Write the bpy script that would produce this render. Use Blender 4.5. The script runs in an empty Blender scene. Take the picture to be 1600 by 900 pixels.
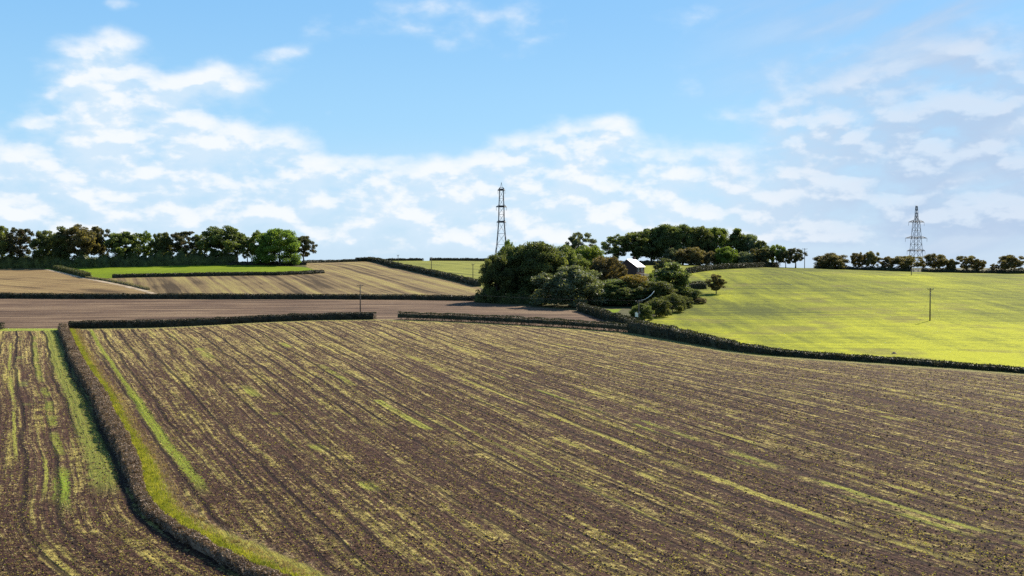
import bpy, math, random
import numpy as np
from math import radians as R, sin, cos, tan, pi
random.seed(7); np.random.seed(7)
C = bpy.context.scene.collection
SC = bpy.context.scene

# ------------------------------------------------------------------ camera, sky, sun, exposure
F = 1600.0                       # focal length in pixels of a 1600 px wide picture
PITCH = math.atan(45 / F)        # the camera looks a little down
CZ = 25.0                        # metres above the near ground
cam = bpy.data.cameras.new('camera'); cam.sensor_width = 36; cam.lens = 36
cam.clip_start = 0.5; cam.clip_end = 20000
camo = bpy.data.objects.new('camera', cam); C.objects.link(camo)
camo.location = (0, 0, CZ); camo.rotation_euler = (pi/2 - PITCH, 0, 0)
SC.camera = camo

SUN_EL, SUN_AZ = R(36), R(38)    # azimuth clockwise from +Y (the view direction)
SUNV = (sin(SUN_AZ)*cos(SUN_EL), cos(SUN_AZ)*cos(SUN_EL), sin(SUN_EL))
SC.view_settings.view_transform = 'Standard'; SC.view_settings.look = 'None'
SC.view_settings.gamma = 1; SC.view_settings.use_curve_mapping = False
SC.view_settings.exposure = 1.0
sun = bpy.data.lights.new('sun', 'SUN'); sun.energy = 5; sun.angle = R(0.53); sun.color = (1, .92, .79)
suno = bpy.data.objects.new('sun', sun); C.objects.link(suno)
suno.rotation_euler = (pi/2 - SUN_EL, 0, pi - SUN_AZ); suno.location = (60, 60, 120)
SC.cycles.use_denoising = False
SC.cycles.max_bounces = 6; SC.cycles.transparent_max_bounces = 8
SC.cycles.use_adaptive_sampling = False; SC.cycles.sample_clamp_indirect = 2.0

class NT:
    """small helper for node trees"""
    def __init__(s, tree): s.t = tree; s.n = tree.nodes; s.l = tree.links
    def new(s, typ, **kw):
        n = s.n.new(typ)
        for k, v in kw.items(): setattr(n, k, v)
        return n
    def put(s, sock, v):
        if isinstance(v, bpy.types.NodeSocket): s.l.new(v, sock)
        elif v is not None: sock.default_value = v
    def m(s, op, a, b=None, c=None, clamp=False):
        n = s.new('ShaderNodeMath', operation=op, use_clamp=clamp)
        s.put(n.inputs[0], a)
        if b is not None: s.put(n.inputs[1], b)
        if c is not None: s.put(n.inputs[2], c)
        return n.outputs[0]
    def vm(s, op, a, b=None, out=0):
        n = s.new('ShaderNodeVectorMath', operation=op)
        s.put(n.inputs[0], a)
        if b is not None: s.put(n.inputs[1], b)
        return n.outputs[out]
    def noise(s, vec, scale, detail=2, rough=.5, dist=0, out=0):
        n = s.new('ShaderNodeTexNoise'); s.put(n.inputs['Vector'], vec)
        n.inputs['Scale'].default_value = scale; n.inputs['Detail'].default_value = detail
        n.inputs['Roughness'].default_value = rough; n.inputs['Distortion'].default_value = dist
        return n.outputs[out]
    def ss(s, v, a, b, lo=0.0, hi=1.0):
        n = s.new('ShaderNodeMapRange', interpolation_type='SMOOTHSTEP')
        s.put(n.inputs[0], v); s.put(n.inputs[1], a); s.put(n.inputs[2], b); s.put(n.inputs[3], lo); s.put(n.inputs[4], hi)
        return n.outputs[0]
    def mix(s, f, a, b):
        n = s.new('ShaderNodeMix', data_type='RGBA'); s.put(n.inputs[0], f)
        s.put(n.inputs[6], a if isinstance(a, bpy.types.NodeSocket) else (*a, 1))
        s.put(n.inputs[7], b if isinstance(b, bpy.types.NodeSocket) else (*b, 1))
        return n.outputs[2]
    def comb(s, x, y, z=0.0):
        n = s.new('ShaderNodeCombineXYZ'); s.put(n.inputs[0], x); s.put(n.inputs[1], y); s.put(n.inputs[2], z); return n.outputs[0]
    def attr(s, name, out='Fac'):
        n = s.new('ShaderNodeAttribute'); n.attribute_name = name; return n.outputs[out]

# ---- sky: Nishita with a field of small cumulus clouds laid out by azimuth and elevation
world = bpy.data.worlds.new('World'); SC.world = world; world.use_nodes = True
w = NT(world.node_tree); w.n.clear()
def azel(px, py):
    a = math.atan((px - 800)/F); return 16*a, 16*math.atan((405 - py)/F*cos(a))
#        px   py   rx   ry   weight
CLOUDS = [(150,100,60,26,.75),(192,58,34,16,.55),(200,8,26,9,.55),(150,80,40,20,.3),(165,155,60,36,.6),(240,170,110,36,.75),(300,128,60,14,.55),(355,118,42,22,.7),
 (446,88,36,16,.65),(75,196,26,9,.55),(88,150,14,7,.4),(95,232,95,36,.75),(200,232,90,30,.45),(330,235,130,40,.85),(420,225,60,22,.5),(515,175,11,6,.55),(10,305,60,34,.9),
 (150,310,110,36,.85),(60,340,90,30,.5),(275,345,90,20,.65),(290,285,60,16,.6),(390,272,40,16,.5),(455,285,60,20,.6),(545,258,66,16,.7),(520,290,120,26,.65),
 (370,325,150,22,.65),(620,330,150,30,.75),(700,300,130,34,.45),(700,260,90,20,.4),(850,240,90,28,.9),(905,215,70,26,.8),(958,192,32,16,.8),(900,285,140,40,.9),
 (980,250,36,14,.5),(1060,285,60,16,.55),(1000,335,190,36,.9),(740,30,150,50,.5),(790,62,60,22,.35),(640,10,60,30,.2),(1080,32,60,24,.5),(1080,140,26,14,.5),(1130,190,16,8,.3),
 (1060,100,70,40,.15),(1150,290,60,22,.6),(1110,240,40,12,.4),(1205,320,60,26,.6),(1350,300,260,70,.7),(1480,250,240,60,.55),(1340,215,150,30,.45),(1500,190,150,34,.55),
 (1240,170,70,24,.5),(1400,110,150,44,.45),(1560,60,90,44,.5),(1540,130,110,40,.3),(1250,110,110,50,.2),(1420,360,120,20,.25),(1560,330,80,40,.4),(1350,365,260,30,.35),
 (60,25,50,20,.08),(500,50,60,20,.2),(540,30,50,20,.2),(470,120,60,20,.25),(200,375,330,30,.55),(700,375,320,30,.6),(1000,380,200,20,.5)]
g = bpy.data.node_groups.new('cloud_field', 'ShaderNodeTree')
g.interface.new_socket('P', in_out='INPUT', socket_type='NodeSocketVector')
g.interface.new_socket('D', in_out='OUTPUT', socket_type='NodeSocketFloat')
q = NT(g); gi = q.new('NodeGroupInput'); go = q.new('NodeGroupOutput')
P0 = gi.outputs[0]
warp = q.vm('SUBTRACT', q.noise(P0, 1.1, 3, .55, out=1), (.5, .5, .5))
P1 = q.vm('ADD', P0, q.vm('MULTIPLY', warp, (.45, .28, 0)))
tot = None
for (cx, cy, rx, ry, wt) in CLOUDS:
    if cx < 470 and cy < 250: wt *= 1.22
    a, e = azel(cx, cy)
    d = q.vm('MULTIPLY', q.vm('SUBTRACT', P1, (a, e, 0)), (100/(rx*1.25), 100/(ry*1.25), 0))
    ln = q.vm('DOT_PRODUCT', d, d, out=1)
    v = q.m('MULTIPLY', q.m('EXPONENT', q.m('MULTIPLY', ln, -1.1)), wt*.8)
    tot = v if tot is None else q.m('ADD', tot, v)
tot = q.m('MINIMUM', tot, .85)
n1 = q.noise(q.vm('MULTIPLY', P0, (1.0, 1.8, 1)), 1.4, 9, .52, .1)
n2 = q.noise(q.vm('ADD', q.vm('MULTIPLY', P0, (.45, 1.3, 1)), (7, 3, 2)), 1.0, 4, .5)
nn = q.m('ADD', q.m('MULTIPLY', q.m('SUBTRACT', n1, .5), 1.7), q.m('MULTIPLY', q.m('SUBTRACT', n2, .5), .6))
dn = q.m('ADD', tot, q.m('MULTIPLY', nn, q.m('ADD', q.m('MULTIPLY', tot, .8), .35)))
q.l.new(dn, go.inputs[0])
tc = w.new('ShaderNodeTexCoord'); sep = w.new('ShaderNodeSeparateXYZ'); w.l.new(tc.outputs['Generated'], sep.inputs[0])
az = w.m('MULTIPLY', w.m('ARCTAN2', sep.outputs[0], sep.outputs[1]), 16)
el = w.m('MULTIPLY', w.m('ARCSINE', sep.outputs[2]), 16)
def field(de, da=0):
    n = w.new('ShaderNodeGroup'); n.node_tree = g
    w.l.new(w.comb(w.m('ADD', az, da), w.m('ADD', el, de)), n.inputs[0]); return n.outputs[0]
D0 = field(0); D1 = field(.16, .05)
sky = w.new('ShaderNodeTexSky'); sky.sky_type = 'NISHITA'; sky.sun_disc = False
sky.sun_elevation = SUN_EL; sky.sun_rotation = SUN_AZ; sky.altitude = 100; sky.air_density = 1.0; sky.dust_density = .6; sky.ozone_density = 3.0
grad = w.mix(w.ss(el, -.3, 2.2), (4.6, 6.4, 8.1), (3.2, 5.95, 8.4)); grad = w.mix(w.ss(el, 1.4, 4.4), grad, (2.1, 4.8, 8.1)); grad = w.mix(w.ss(el, 4.4, 16), grad, (.5, 1.6, 4.6))
skyc = w.mix(.86, sky.outputs[0], grad)
mask = w.ss(D0, .22, 1.05)
edge = w.m('SUBTRACT', D0, D1)                                  # > 0 near the upper rim of a cloud
lit = w.ss(edge, -.10, .20)
dg = w.new('ShaderNodeMapping'); dg.inputs['Rotation'].default_value = (0, 0, R(-17)); w.l.new(w.comb(az, el), dg.inputs[0])
vn = w.noise(w.vm('MULTIPLY', dg.outputs[0], (.35, 1.5, 1)), 1.0, 7, .55, .2)
right = w.ss(az, 2.0, 6.5)                                      # the veil on the right is thinner and greyer
cw = w.mix(lit, (5.7, 7.0, 8.2), (7.9, 8.2, 8.5))
cg = w.mix(lit, (4.0, 5.1, 6.8), (5.9, 6.7, 7.8))
ccol = w.mix(right, cw, cg)
low = w.ss(el, -.2, 2.2, .35, 0.0)
mk = w.m('MAXIMUM', w.m('MULTIPLY', mask, w.m('SUBTRACT', .95, w.m('MULTIPLY', right, .15))), low)
veil = w.m('MULTIPLY', w.m('MULTIPLY', right, w.ss(vn, .36, .66)), w.m('MULTIPLY', w.ss(el, 3.6, 5.6, 1.0, .25), .72))
skyv = w.mix(veil, skyc, w.mix(w.ss(vn, .5, .72), (4.1, 5.2, 6.9), (5.6, 6.4, 7.5)))
bg = w.new('ShaderNodeBackground'); bg.inputs[1].default_value = 0.06
w.l.new(w.mix(mk, skyv, ccol), bg.inputs[0])
wo = w.new('ShaderNodeOutputWorld'); w.l.new(bg.outputs[0], wo.inputs[0])
world.cycles.sampling_method = 'MANUAL'; world.cycles.sample_map_resolution = 512

# ------------------------------------------------------------------ terrain height
def zray(px, py, Y):
    """height (relative to the camera) of the view ray through a pixel at distance Y"""
    v = (450 - py)/F
    return Y*(v*cos(PITCH) - sin(PITCH))/(cos(PITCH) + v*sin(PITCH))
COLS = [
 (0,    [(900,78),(800,97),(700,126),(600,172),(550,215),(515,262),(500,290),(467,374),(440,455),(418,560),(-6,610),(-13,720),(-25,1000)]),
 (200,  [(900,78),(800,97),(700,126),(600,172),(550,215),(513,264),(499,291),(467,374),(434,450),(415,540),(-3.2,600),(-10,720),(-25,1000)]),
 (400,  [(900,78),(800,97),(700,126),(600,172),(550,211),(505,275),(490,310),(467,374),(430,455),(411,540),(-2,610),(-8,720),(-25,1000)]),
 (600,  [(900,78),(800,97),(700,126),(600,172),(550,211),(499,283),(485,320),(468,372),(440,450),(420,540),(404,630),(.4,680),(-6,760),(-25,1000)]),
 (800,  [(900,79),(800,98),(700,126),(600,170),(550,209),(502,277),(480,335),(465,395),(440,470),(420,560),(404,650),(-1,690),(-8,780),(-25,1000)]),
 (1000, [(900,79),(800,98),(700,126),(600,167),(550,205),(515,258),(490,310),(470,350),(448,400),(420,465),(411,540),(-1.5,610),(-8,720),(-25,1000)]),
 (1200, [(900,80),(800,99),(700,125),(600,165),(553,208),(520,252),(480,328),(450,395),(423,470),(415.5,530),(-4,580),(-10,680),(-28,1000)]),
 (1400, [(900,80),(800,99),(700,124),(600,164),(571,192),(540,226),(501,282),(450,395),(427,480),(422.5,530),(-6.8,580),(-13,680),(-28,1000)]),
 (1600, [(900,80),(800,99),(700,123),(620,154),(584,182),(550,218),(505,282),(455,390),(433,470),(427,520),(-8.5,580),(-15,680),(-28,1000)]),
]
NL = 500; LG = np.linspace(math.log(40), math.log(1200), NL)
rows = []
for px, pts in COLS:
    Ys = [50]; Zs = [-25.2]
    for py, Y in pts:
        Ys.append(Y); Zs.append(zray(px, py, Y) if py > 100 else py)
    Ys.append(1200); Zs.append(-30)
    rows.append(np.interp(LG, np.log(Ys), Zs))
rows = np.array(rows)
k = np.exp(-.5*(np.arange(-24, 25)/9.0)**2); k /= k.sum()
rows = np.array([np.convolve(np.pad(r, 24, 'edge'), k, 'valid') for r in rows])
AC = np.array([(c[0]-800)/F for c in COLS])
AG = np.linspace(-.9, .9, 241)
HG = np.array([np.interp(AG, AC, rows[:, j]) for j in range(NL)]).T
k = np.exp(-.5*(np.arange(-20, 21)/7.0)**2); k /= k.sum()
HG = np.array([np.convolve(np.pad(HG[:, j], 20, 'edge'), k, 'valid') for j in range(NL)]).T
def zt(X, Y):
    """terrain height in the world"""
    X = np.asarray(X, float); Y = np.asarray(Y, float)
    Yc = np.clip(Y, 60, 1190)
    a = np.clip((X/Yc + .9)/1.8*240, 0, 239.999); l = (np.log(Yc) - LG[0])/(LG[-1] - LG[0])*(NL-1)
    i = a.astype(int); j = np.clip(l.astype(int), 0, NL-2); fa = a - i; fl = l - j
    z = HG[i, j]*(1-fa)*(1-fl) + HG[i+1, j]*fa*(1-fl) + HG[i, j+1]*(1-fa)*fl + HG[i+1, j+1]*fa*fl
    z = z + .10*np.sin(X*.045 + 1.3*np.sin(Y*.021))*np.sin(Y*.05 + X*.013)
    return z + CZ
def G(px, py, ymin=60):
    """ground point seen at a pixel of the survey photograph"""
    v = (450 - py)/F; dy = cos(PITCH) + v*sin(PITCH); dz = v*cos(PITCH) - sin(PITCH); dx = (px - 800)/F
    Y = np.arange(ymin, 760, .5); h = CZ + dz/dy*Y - zt(dx/dy*Y, Y)
    s = np.where(h < 0)[0]
    if len(s) == 0: y = Y[np.argmin(h)]
    else:
        i = max(s[0], 1); y = Y[i-1] + .5*h[i-1]/(h[i-1] - h[i] + 1e-9)
    return (dx/dy*y, y)
def GA(px, Y): return ((px-800)/F*Y, Y)

# ------------------------------------------------------------------ mesh helpers
def tag(o, label=None, cat=None, group=None, kind=None):
    if label: o['label'] = label
    if cat: o['category'] = cat
    if group: o['group'] = group
    if kind: o['kind'] = kind
    return o
def link(name, me, parent=None, loc=(0, 0, 0)):
    o = bpy.data.objects.new(name, me); C.objects.link(o); o.location = loc
    if parent: o.parent = parent
    return o
def empty(name, loc=(0, 0, 0), rz=0):
    o = bpy.data.objects.new(name, None); C.objects.link(o); o.location = loc; o.rotation_euler = (0, 0, rz); o.empty_display_size = .5
    return o
def np_mesh(name, V, Fq, mats, smooth=False, midx=None, attrs=None):
    V = np.asarray(V, np.float32).reshape(-1, 3); Fq = np.asarray(Fq, np.int32)
    me = bpy.data.meshes.new(name); n = Fq.shape[1]
    me.vertices.add(len(V)); me.vertices.foreach_set('co', V.ravel())
    me.loops.add(Fq.size); me.loops.foreach_set('vertex_index', Fq.ravel())
    me.polygons.add(len(Fq)); me.polygons.foreach_set('loop_start', np.arange(0, Fq.size, n, dtype=np.int32))
    try: me.polygons.foreach_set('loop_total', np.full(len(Fq), n, np.int32))
    except Exception: pass
    for m_ in (mats if isinstance(mats, (list, tuple)) else [mats]): me.materials.append(m_)
    if midx is not None: me.polygons.foreach_set('material_index', np.asarray(midx, np.int32))
    me.polygons.foreach_set('use_smooth', np.full(len(Fq), smooth, bool))
    for k_, v_ in (attrs or {}).items():
        at = me.attributes.new(k_, 'FLOAT', 'POINT'); at.data.foreach_set('value', np.asarray(v_, np.float32))
    me.update(calc_edges=True); return me
class MB:
    """collects boxes, bars and tubes into one mesh"""
    def __init__(s): s.v = []; s.f = []
    def _add(s, V, Fs):
        b = len(s.v); s.v += [tuple(p) for p in V]; s.f += [tuple(i + b for i in f) for f in Fs]
    def tube(s, pts, rad, n=8, cap=True):
        pts = [np.array(p, float) for p in pts]
        if not hasattr(rad, '__len__'): rad = [rad]*len(pts)
        V = []; up = np.array([0.13, .27, 1.0])
        for i, p in enumerate(pts):
            d = pts[min(i+1, len(pts)-1)] - pts[max(i-1, 0)]; d = d/(np.linalg.norm(d) + 1e-9)
            u_ = up if abs(d[2]) < .9 else np.array([1.0, .1, 0]); a = np.cross(d, u_); a /= np.linalg.norm(a); b = np.cross(d, a)
            for k_ in range(n):
                t = 2*pi*k_/n; V.append(p + rad[i]*(cos(t)*a + sin(t)*b))
        Fs = [(i*n+k_, i*n+(k_+1) % n, (i+1)*n+(k_+1) % n, (i+1)*n+k_) for i in range(len(pts)-1) for k_ in range(n)]
        if cap: Fs += [tuple(range(n))[::-1], tuple(range((len(pts)-1)*n, len(pts)*n))]
        s._add(V, Fs); return s
    def bar(s, a, b, t): return s.tube([a, b], t*.5*1.2, 4)
    def box(s, c, d, rz=0):
        x, y, z = [q_/2 for q_ in d]; V = []
        for (i, j, k_) in [(-1,-1,-1),(1,-1,-1),(1,1,-1),(-1,1,-1),(-1,-1,1),(1,-1,1),(1,1,1),(-1,1,1)]:
            X, Y = i*x, j*y; V.append((c[0]+X*cos(rz)-Y*sin(rz), c[1]+X*sin(rz)+Y*cos(rz), c[2]+k_*z))
        s._add(V, [(0,3,2,1),(4,5,6,7),(0,1,5,4),(1,2,6,5),(2,3,7,6),(3,0,4,7)]); return s
    def poly(s, V, Fs): s._add(V, Fs); return s
    def mesh(s, name, mat, smooth=False):
        me = bpy.data.meshes.new(name); me.from_pydata(s.v, [], s.f); me.materials.append(mat)
        me.polygons.foreach_set('use_smooth', [smooth]*len(me.polygons)); me.update(); return me
    def build(s, name, mat, parent=None, loc=(0, 0, 0), smooth=False): return link(name, s.mesh(name, mat, smooth), parent, loc)
def resample(pts, step):
    pts = np.array(pts, float); d = np.r_[0, np.cumsum(np.hypot(*np.diff(pts, axis=0).T))]
    n = max(2, int(d[-1]/step)+1); t = np.linspace(0, d[-1], n)
    return np.c_[np.interp(t, d, pts[:, 0]), np.interp(t, d, pts[:, 1])]
def smoothline(pts, step, sig=2.0):
    p = resample(pts, step); k_ = np.exp(-.5*(np.arange(-8, 9)/sig)**2); k_ /= k_.sum()
    q_ = np.c_[[np.convolve(np.pad(p[:, i], 8, mode='reflect', reflect_type='odd'), k_, 'valid') for i in (0, 1)]].T
    return q_
def vnoise(t, seed=0):
    """smooth 1-D noise in -1..1"""
    t = np.asarray(t, float); i = np.floor(t).astype(int); f = t - i; f = f*f*(3-2*f)
    h = lambda n: np.modf(np.abs(np.sin((n + seed*57.3)*12.9898)*43758.5453))[0]*2-1
    return h(i)*(1-f) + h(i+1)*f
def dist_line(X, Y, line, signed=False):
    """distance of points to a polyline; sign > 0 on its right side walking along it"""
    best = np.full(X.shape, 1e9); sg = np.ones(X.shape)
    for (ax, ay), (bx, by) in zip(line[:-1], line[1:]):
        dx, dy = bx-ax, by-ay; L2 = dx*dx+dy*dy + 1e-9
        t = np.clip(((X-ax)*dx+(Y-ay)*dy)/L2, 0, 1); ex = X-ax-t*dx; ey = Y-ay-t*dy; d = np.hypot(ex, ey)
        m_ = d < best - 1e-6; best = np.where(m_, d, best); sg = np.where(m_, np.sign(ex*dy - ey*dx), sg)
    return best*sg if signed else best
def inpoly(X, Y, P_):
    r = np.zeros(X.shape, bool); n = len(P_); j = n-1
    for i in range(n):
        xi, yi = P_[i]; xj, yj = P_[j]
        r ^= ((yi > Y) != (yj > Y)) & (X < (xj-xi)*(Y-yi)/(yj-yi+1e-12)+xi); j = i
    return r

# ------------------------------------------------------------------ materials
def new_mat(name):
    m_ = bpy.data.materials.new(name); m_.use_nodes = True; t = NT(m_.node_tree)
    b = t.n['Principled BSDF']; b.inputs['Roughness'].default_value = .85; b.inputs['Specular IOR Level'].default_value = .2
    return m_, t, b
def plain(name, col, rough=.7, metal=0, spec=.3, var=.15):
    m_, t, b = new_mat(name); tcn = t.new('ShaderNodeTexCoord')
    n = t.noise(tcn.outputs['Object'], 3.0, 4, .6); f = t.ss(n, .3, .7)
    t.put(b.inputs['Base Color'], t.mix(f, tuple(c*(1-var) for c in col), tuple(min(1, c*(1+var)) for c in col)))
    b.inputs['Roughness'].default_value = rough; b.inputs['Metallic'].default_value = metal; b.inputs['Specular IOR Level'].default_value = spec
    return m_
def foliage(name, dark, mid, light, transl=.35, scale=.35, tint=None, tintamt=.0):
    m_, t, b = new_mat(name); tcn = t.new('ShaderNodeTexCoord'); oi = t.new('ShaderNodeObjectInfo')
    vec = t.vm('ADD', tcn.outputs['Object'], t.comb(t.m('MULTIPLY', oi.outputs['Random'], 37), 0, 0))
    n = t.noise(vec, scale, 3, .6); n2 = t.noise(vec, scale*12, 2, .6)
    f = t.m('ADD', t.m('MULTIPLY', n, .6), t.m('MULTIPLY', n2, .4))
    c = t.mix(t.ss(f, .36, .5), dark, mid); c = t.mix(t.ss(f, .5, .64), c, light)
    if tint: c = t.mix(t.m('MULTIPLY', t.ss(t.noise(vec, scale*1.7, 2, .5), .48, .66), tintamt), c, tint)
    h_ = t.new('ShaderNodeHueSaturation'); t.put(h_.inputs['Color'], c)
    t.put(h_.inputs['Hue'], t.m('ADD', .485, t.m('MULTIPLY', oi.outputs['Random'], .03)))
    t.put(h_.inputs['Value'], t.m('ADD', .8, t.m('MULTIPLY', oi.outputs['Random'], .4)))
    c = h_.outputs[0]
    t.put(b.inputs['Base Color'], c); b.inputs['Roughness'].default_value = .6; b.inputs['Specular IOR Level'].default_value = .25
    tr = t.new('ShaderNodeBsdfTranslucent'); t.put(tr.inputs[0], t.vm('MULTIPLY', c, (1.5, 1.5, .7)))
    mx = t.new('ShaderNodeMixShader'); mx.inputs[0].default_value = transl
    t.l.new(b.outputs[0], mx.inputs[1]); t.l.new(tr.outputs[0], mx.inputs[2]); t.l.new(mx.outputs[0], t.n['Material Output'].inputs[0])
    return m_
M = {}
M['bark'] = plain('bark', (.07, .06, .05), .9)
M['leaf_dark'] = foliage('leaf_dark', (.045, .058, .026), (.095, .115, .038), (.21, .225, .065), .45)
M['leaf_brown'] = foliage('leaf_brown', (.06, .055, .028), (.13, .11, .045), (.25, .20, .075), .42)
M['leaf_green'] = foliage('leaf_green', (.07, .10, .02), (.12, .165, .03), (.20, .24, .045), .45)
M['leaf_airy'] = foliage('leaf_airy', (.04, .05, .022), (.07, .08, .035), (.11, .11, .05), .35, tint=(.14, .09, .04), tintamt=.6)
M['leaf_gold'] = foliage('leaf_gold', (.08, .075, .02), (.16, .11, .03), (.26, .165, .04), .45)
M['leaf_silver'] = foliage('leaf_silver', (.07, .085, .045), (.12, .14, .075), (.22, .24, .13), .4)
M['hedge_dark'] = foliage('hedge_dark', (.020, .022, .013), (.035, .038, .018), (.07, .065, .03), .18, .5, tint=(.10, .07, .04), tintamt=.5)
M['hedge_brown'] = foliage('hedge_brown', (.10, .062, .042), (.20, .135, .09), (.33, .23, .15), .12, .6, tint=(.17, .08, .035), tintamt=.4)
M['hedge_green'] = foliage('hedge_green', (.04, .05, .02), (.07, .085, .03), (.13, .14, .04), .3, .6, tint=(.17, .09, .04), tintamt=.5)
M['reed'] = foliage('reed', (.10, .10, .045), (.2, .18, .09), (.32, .27, .15), .3, .7)
M['grass_blade'] = foliage('grass_blade', (.11, .12, .018), (.20, .20, .03), (.34, .30, .06), .45, .5)
M['straw_blade'] = foliage('straw_blade', (.18, .13, .06), (.3, .22, .11), (.42, .32, .16), .3, .5)

def bump(t, b, h, dist, strength=1.0):
    n = t.new('ShaderNodeBump'); n.inputs['Distance'].default_value = dist; n.inputs['Strength'].default_value = strength
    t.put(n.inputs['Height'], h); t.l.new(n.outputs[0], b.inputs['Normal'])

def row_field_mat(name, streaks, left=False):
    """ploughed soil with straw, weeds and tramlines that follow the row coordinate"""
    m_, t, b = new_mat(name)
    u = t.attr('row_u'); s = t.attr('row_s'); d = t.attr('edge_d')
    pos = t.new('ShaderNodeNewGeometry').outputs['Position']
    big = t.noise(pos, .02, 3, .5)
    uw = t.m('ADD', u, t.m('MULTIPLY', t.m('SUBTRACT', t.noise(pos, .12, 2, .5), .5), .7))
    rv1 = t.comb(t.m('MULTIPLY', uw, 1.6), t.m('MULTIPLY', s, .035))
    rv2 = t.comb(t.m('MULTIPLY', uw, .55), t.m('MULTIPLY', s, .03), 4.0)
    rv3 = t.comb(t.m('MULTIPLY', uw, 4.0), t.m('MULTIPLY', s, .35), 9.0)
    r1 = t.noise(rv1, 1, 3, .6); r2 = t.noise(rv2, 1, 3, .55); r3 = t.noise(rv3, 1, 2, .6)
    f1 = t.noise(pos, 3.6, 5, .72); f2 = t.noise(pos, 9.0, 4, .72); patch = t.noise(pos, .35, 3, .6); f3 = t.noise(pos, 1.5, 4, .7)
    # soil
    c = t.mix(t.ss(t.m('ADD', t.m('MULTIPLY', f1, .6), t.m('MULTIPLY', f3, .4)), .40, .60), (.013, .0055, .004), (.100, .050, .031))
    c = t.mix(t.m('MULTIPLY', t.ss(big, .4, .65), .3), c, (.088, .047, .033))
    # straw and stones
    cov = t.m('ADD', t.ss(s, 90, 260, -.12, .03), t.m('ADD', t.m('ADD', t.m('MULTIPLY', t.m('SUBTRACT', r1, .5), .85), t.m('MULTIPLY', t.m('SUBTRACT', r2, .5), .45)),
              t.m('ADD', t.m('MULTIPLY', t.m('SUBTRACT', patch, .5), .3), t.m('MULTIPLY', t.m('SUBTRACT', r3, .5), .65))))
    sm = t.ss(t.m('ADD', t.m('ADD', f2, t.m('ADD', t.m('MULTIPLY', t.m('SUBTRACT', f1, .5), .9), t.m('MULTIPLY', t.m('SUBTRACT', f3, .5), .7))), t.m('MULTIPLY', cov, 1.05)), .51, .63)
    c = t.mix(t.m('MULTIPLY', sm, .85), c, t.mix(t.ss(f3, .35, .65), (.22, .15, .055), (.52, .40, .15)))
    # weeds along the rows
    gm = t.ss(t.m('ADD', t.m('MULTIPLY', r2, .62), t.m('ADD', t.m('MULTIPLY', r1, .38), t.m('MULTIPLY', t.m('SUBTRACT', patch, .5), .35))), .505, .66)
    if not left:
        gm = t.m('MULTIPLY', gm, t.ss(s, 60, 330, .75, 1.0))
    gm = t.m('MULTIPLY', gm, t.ss(t.m('ADD', f2, t.m('MULTIPLY', f3, .8)), .80, .98))
    wd = t.mix(t.ss(patch, .4, .62), (.28, .28, .035), (.46, .38, .09))
    c = t.mix(t.m('MULTIPLY', gm, .9), c, wd)
    # single strong streaks: (row coordinate, half width, first s, last s, colour, gap)
    for (u0, hw, s0, s1, col, gap) in streaks:
        base_ = uw if not left else t.m('ADD', u, t.m('MULTIPLY', t.m('SUBTRACT', t.noise(pos, .3, 2, .5), .5), .8))
        k_ = t.m('ABSOLUTE', t.m('SUBTRACT', base_, u0))
        ragged = t.m('MULTIPLY', t.m('SUBTRACT', t.noise(pos, 1.8, 4, .7), .5), hw*2.2)
        k_ = t.ss(t.m('ADD', k_, ragged), hw*.65, hw*1.15, 1.0, 0.0)
        e_ = t.m('MULTIPLY', t.ss(s, s0-5, s0+5), t.ss(s, s1-4, s1+4, 1.0, 0.0))
        gp = t.ss(t.noise(t.comb(t.m('MULTIPLY', s, .09), u0), 1, 2, .5), gap, gap+.12)
        br = t.ss(t.m('ADD', t.m('MULTIPLY', f2, .5), t.m('MULTIPLY', f3, .5)), .40, .56, .25 if hw < .7 else .55, 1.0)
        c = t.mix(t.m('MULTIPLY', t.m('MULTIPLY', k_, e_), t.m('MULTIPLY', gp, br)), c, t.mix(t.ss(f2, .35, .7), tuple(v*.55 for v in col), col))
    # dark wheel lines
    per = t.m('ABSOLUTE', t.m('SUBTRACT', t.m('FRACT', t.m('DIVIDE', t.m('ADD', u, t.m('MULTIPLY', t.m('SUBTRACT', t.noise(pos, .06, 1, .5), .5), 1.8)), 3.1)), .5))
    tl = t.m('MULTIPLY', t.ss(t.m('ADD', per, t.m('MULTIPLY', t.m('SUBTRACT', f3, .5), .12)), .04, .14, 1.0, 0.0), t.ss(t.noise(t.comb(t.m('MULTIPLY', u, .33), t.m('MULTIPLY', s, .012), 3.0), 1, 2, .5), .34, .5))
    c = t.mix(t.m('MULTIPLY', tl, t.ss(f3, .3, .6, .5, .95)), c, (.024, .013, .010))
    if not left:                                                 # grass verge and dry grass along the hedge
        dn = t.m('ADD', d, t.m('MULTIPLY', t.m('SUBTRACT', t.noise(pos, .5, 4, .65), .5), 1.8))
        vo = t.m('ADD', t.m('ADD', t.ss(s, 100, 145, 3.0, 2.3), t.ss(s, 82, 100, 1.4, 0.0)), t.m('MULTIPLY', t.ss(s, 170, 225), -.5))
        dry = t.m('MULTIPLY', t.ss(t.m('SUBTRACT', dn, vo), .1, 1.3, 1.0, 0.0), t.ss(t.noise(pos, .9, 3, .7), .36, .62))
        c = t.mix(t.m('MULTIPLY', dry, .6), c, t.mix(t.ss(f1, .4, .6), (.13, .085, .05), (.36, .26, .14)))
        vg = t.ss(t.m('SUBTRACT', dn, vo), -.4, .4, 1.0, 0.0)
        yel = t.m('ADD', t.ss(s, 110, 210, .15, 1.0), t.m('MULTIPLY', t.m('SUBTRACT', patch, .5), .8), clamp=True)
        gc = t.mix(yel, t.mix(t.ss(f2, .3, .7), (.13, .13, .022), (.33, .30, .055)), t.mix(t.ss(f2, .3, .7), (.25, .21, .04), (.48, .36, .09)))
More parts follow.
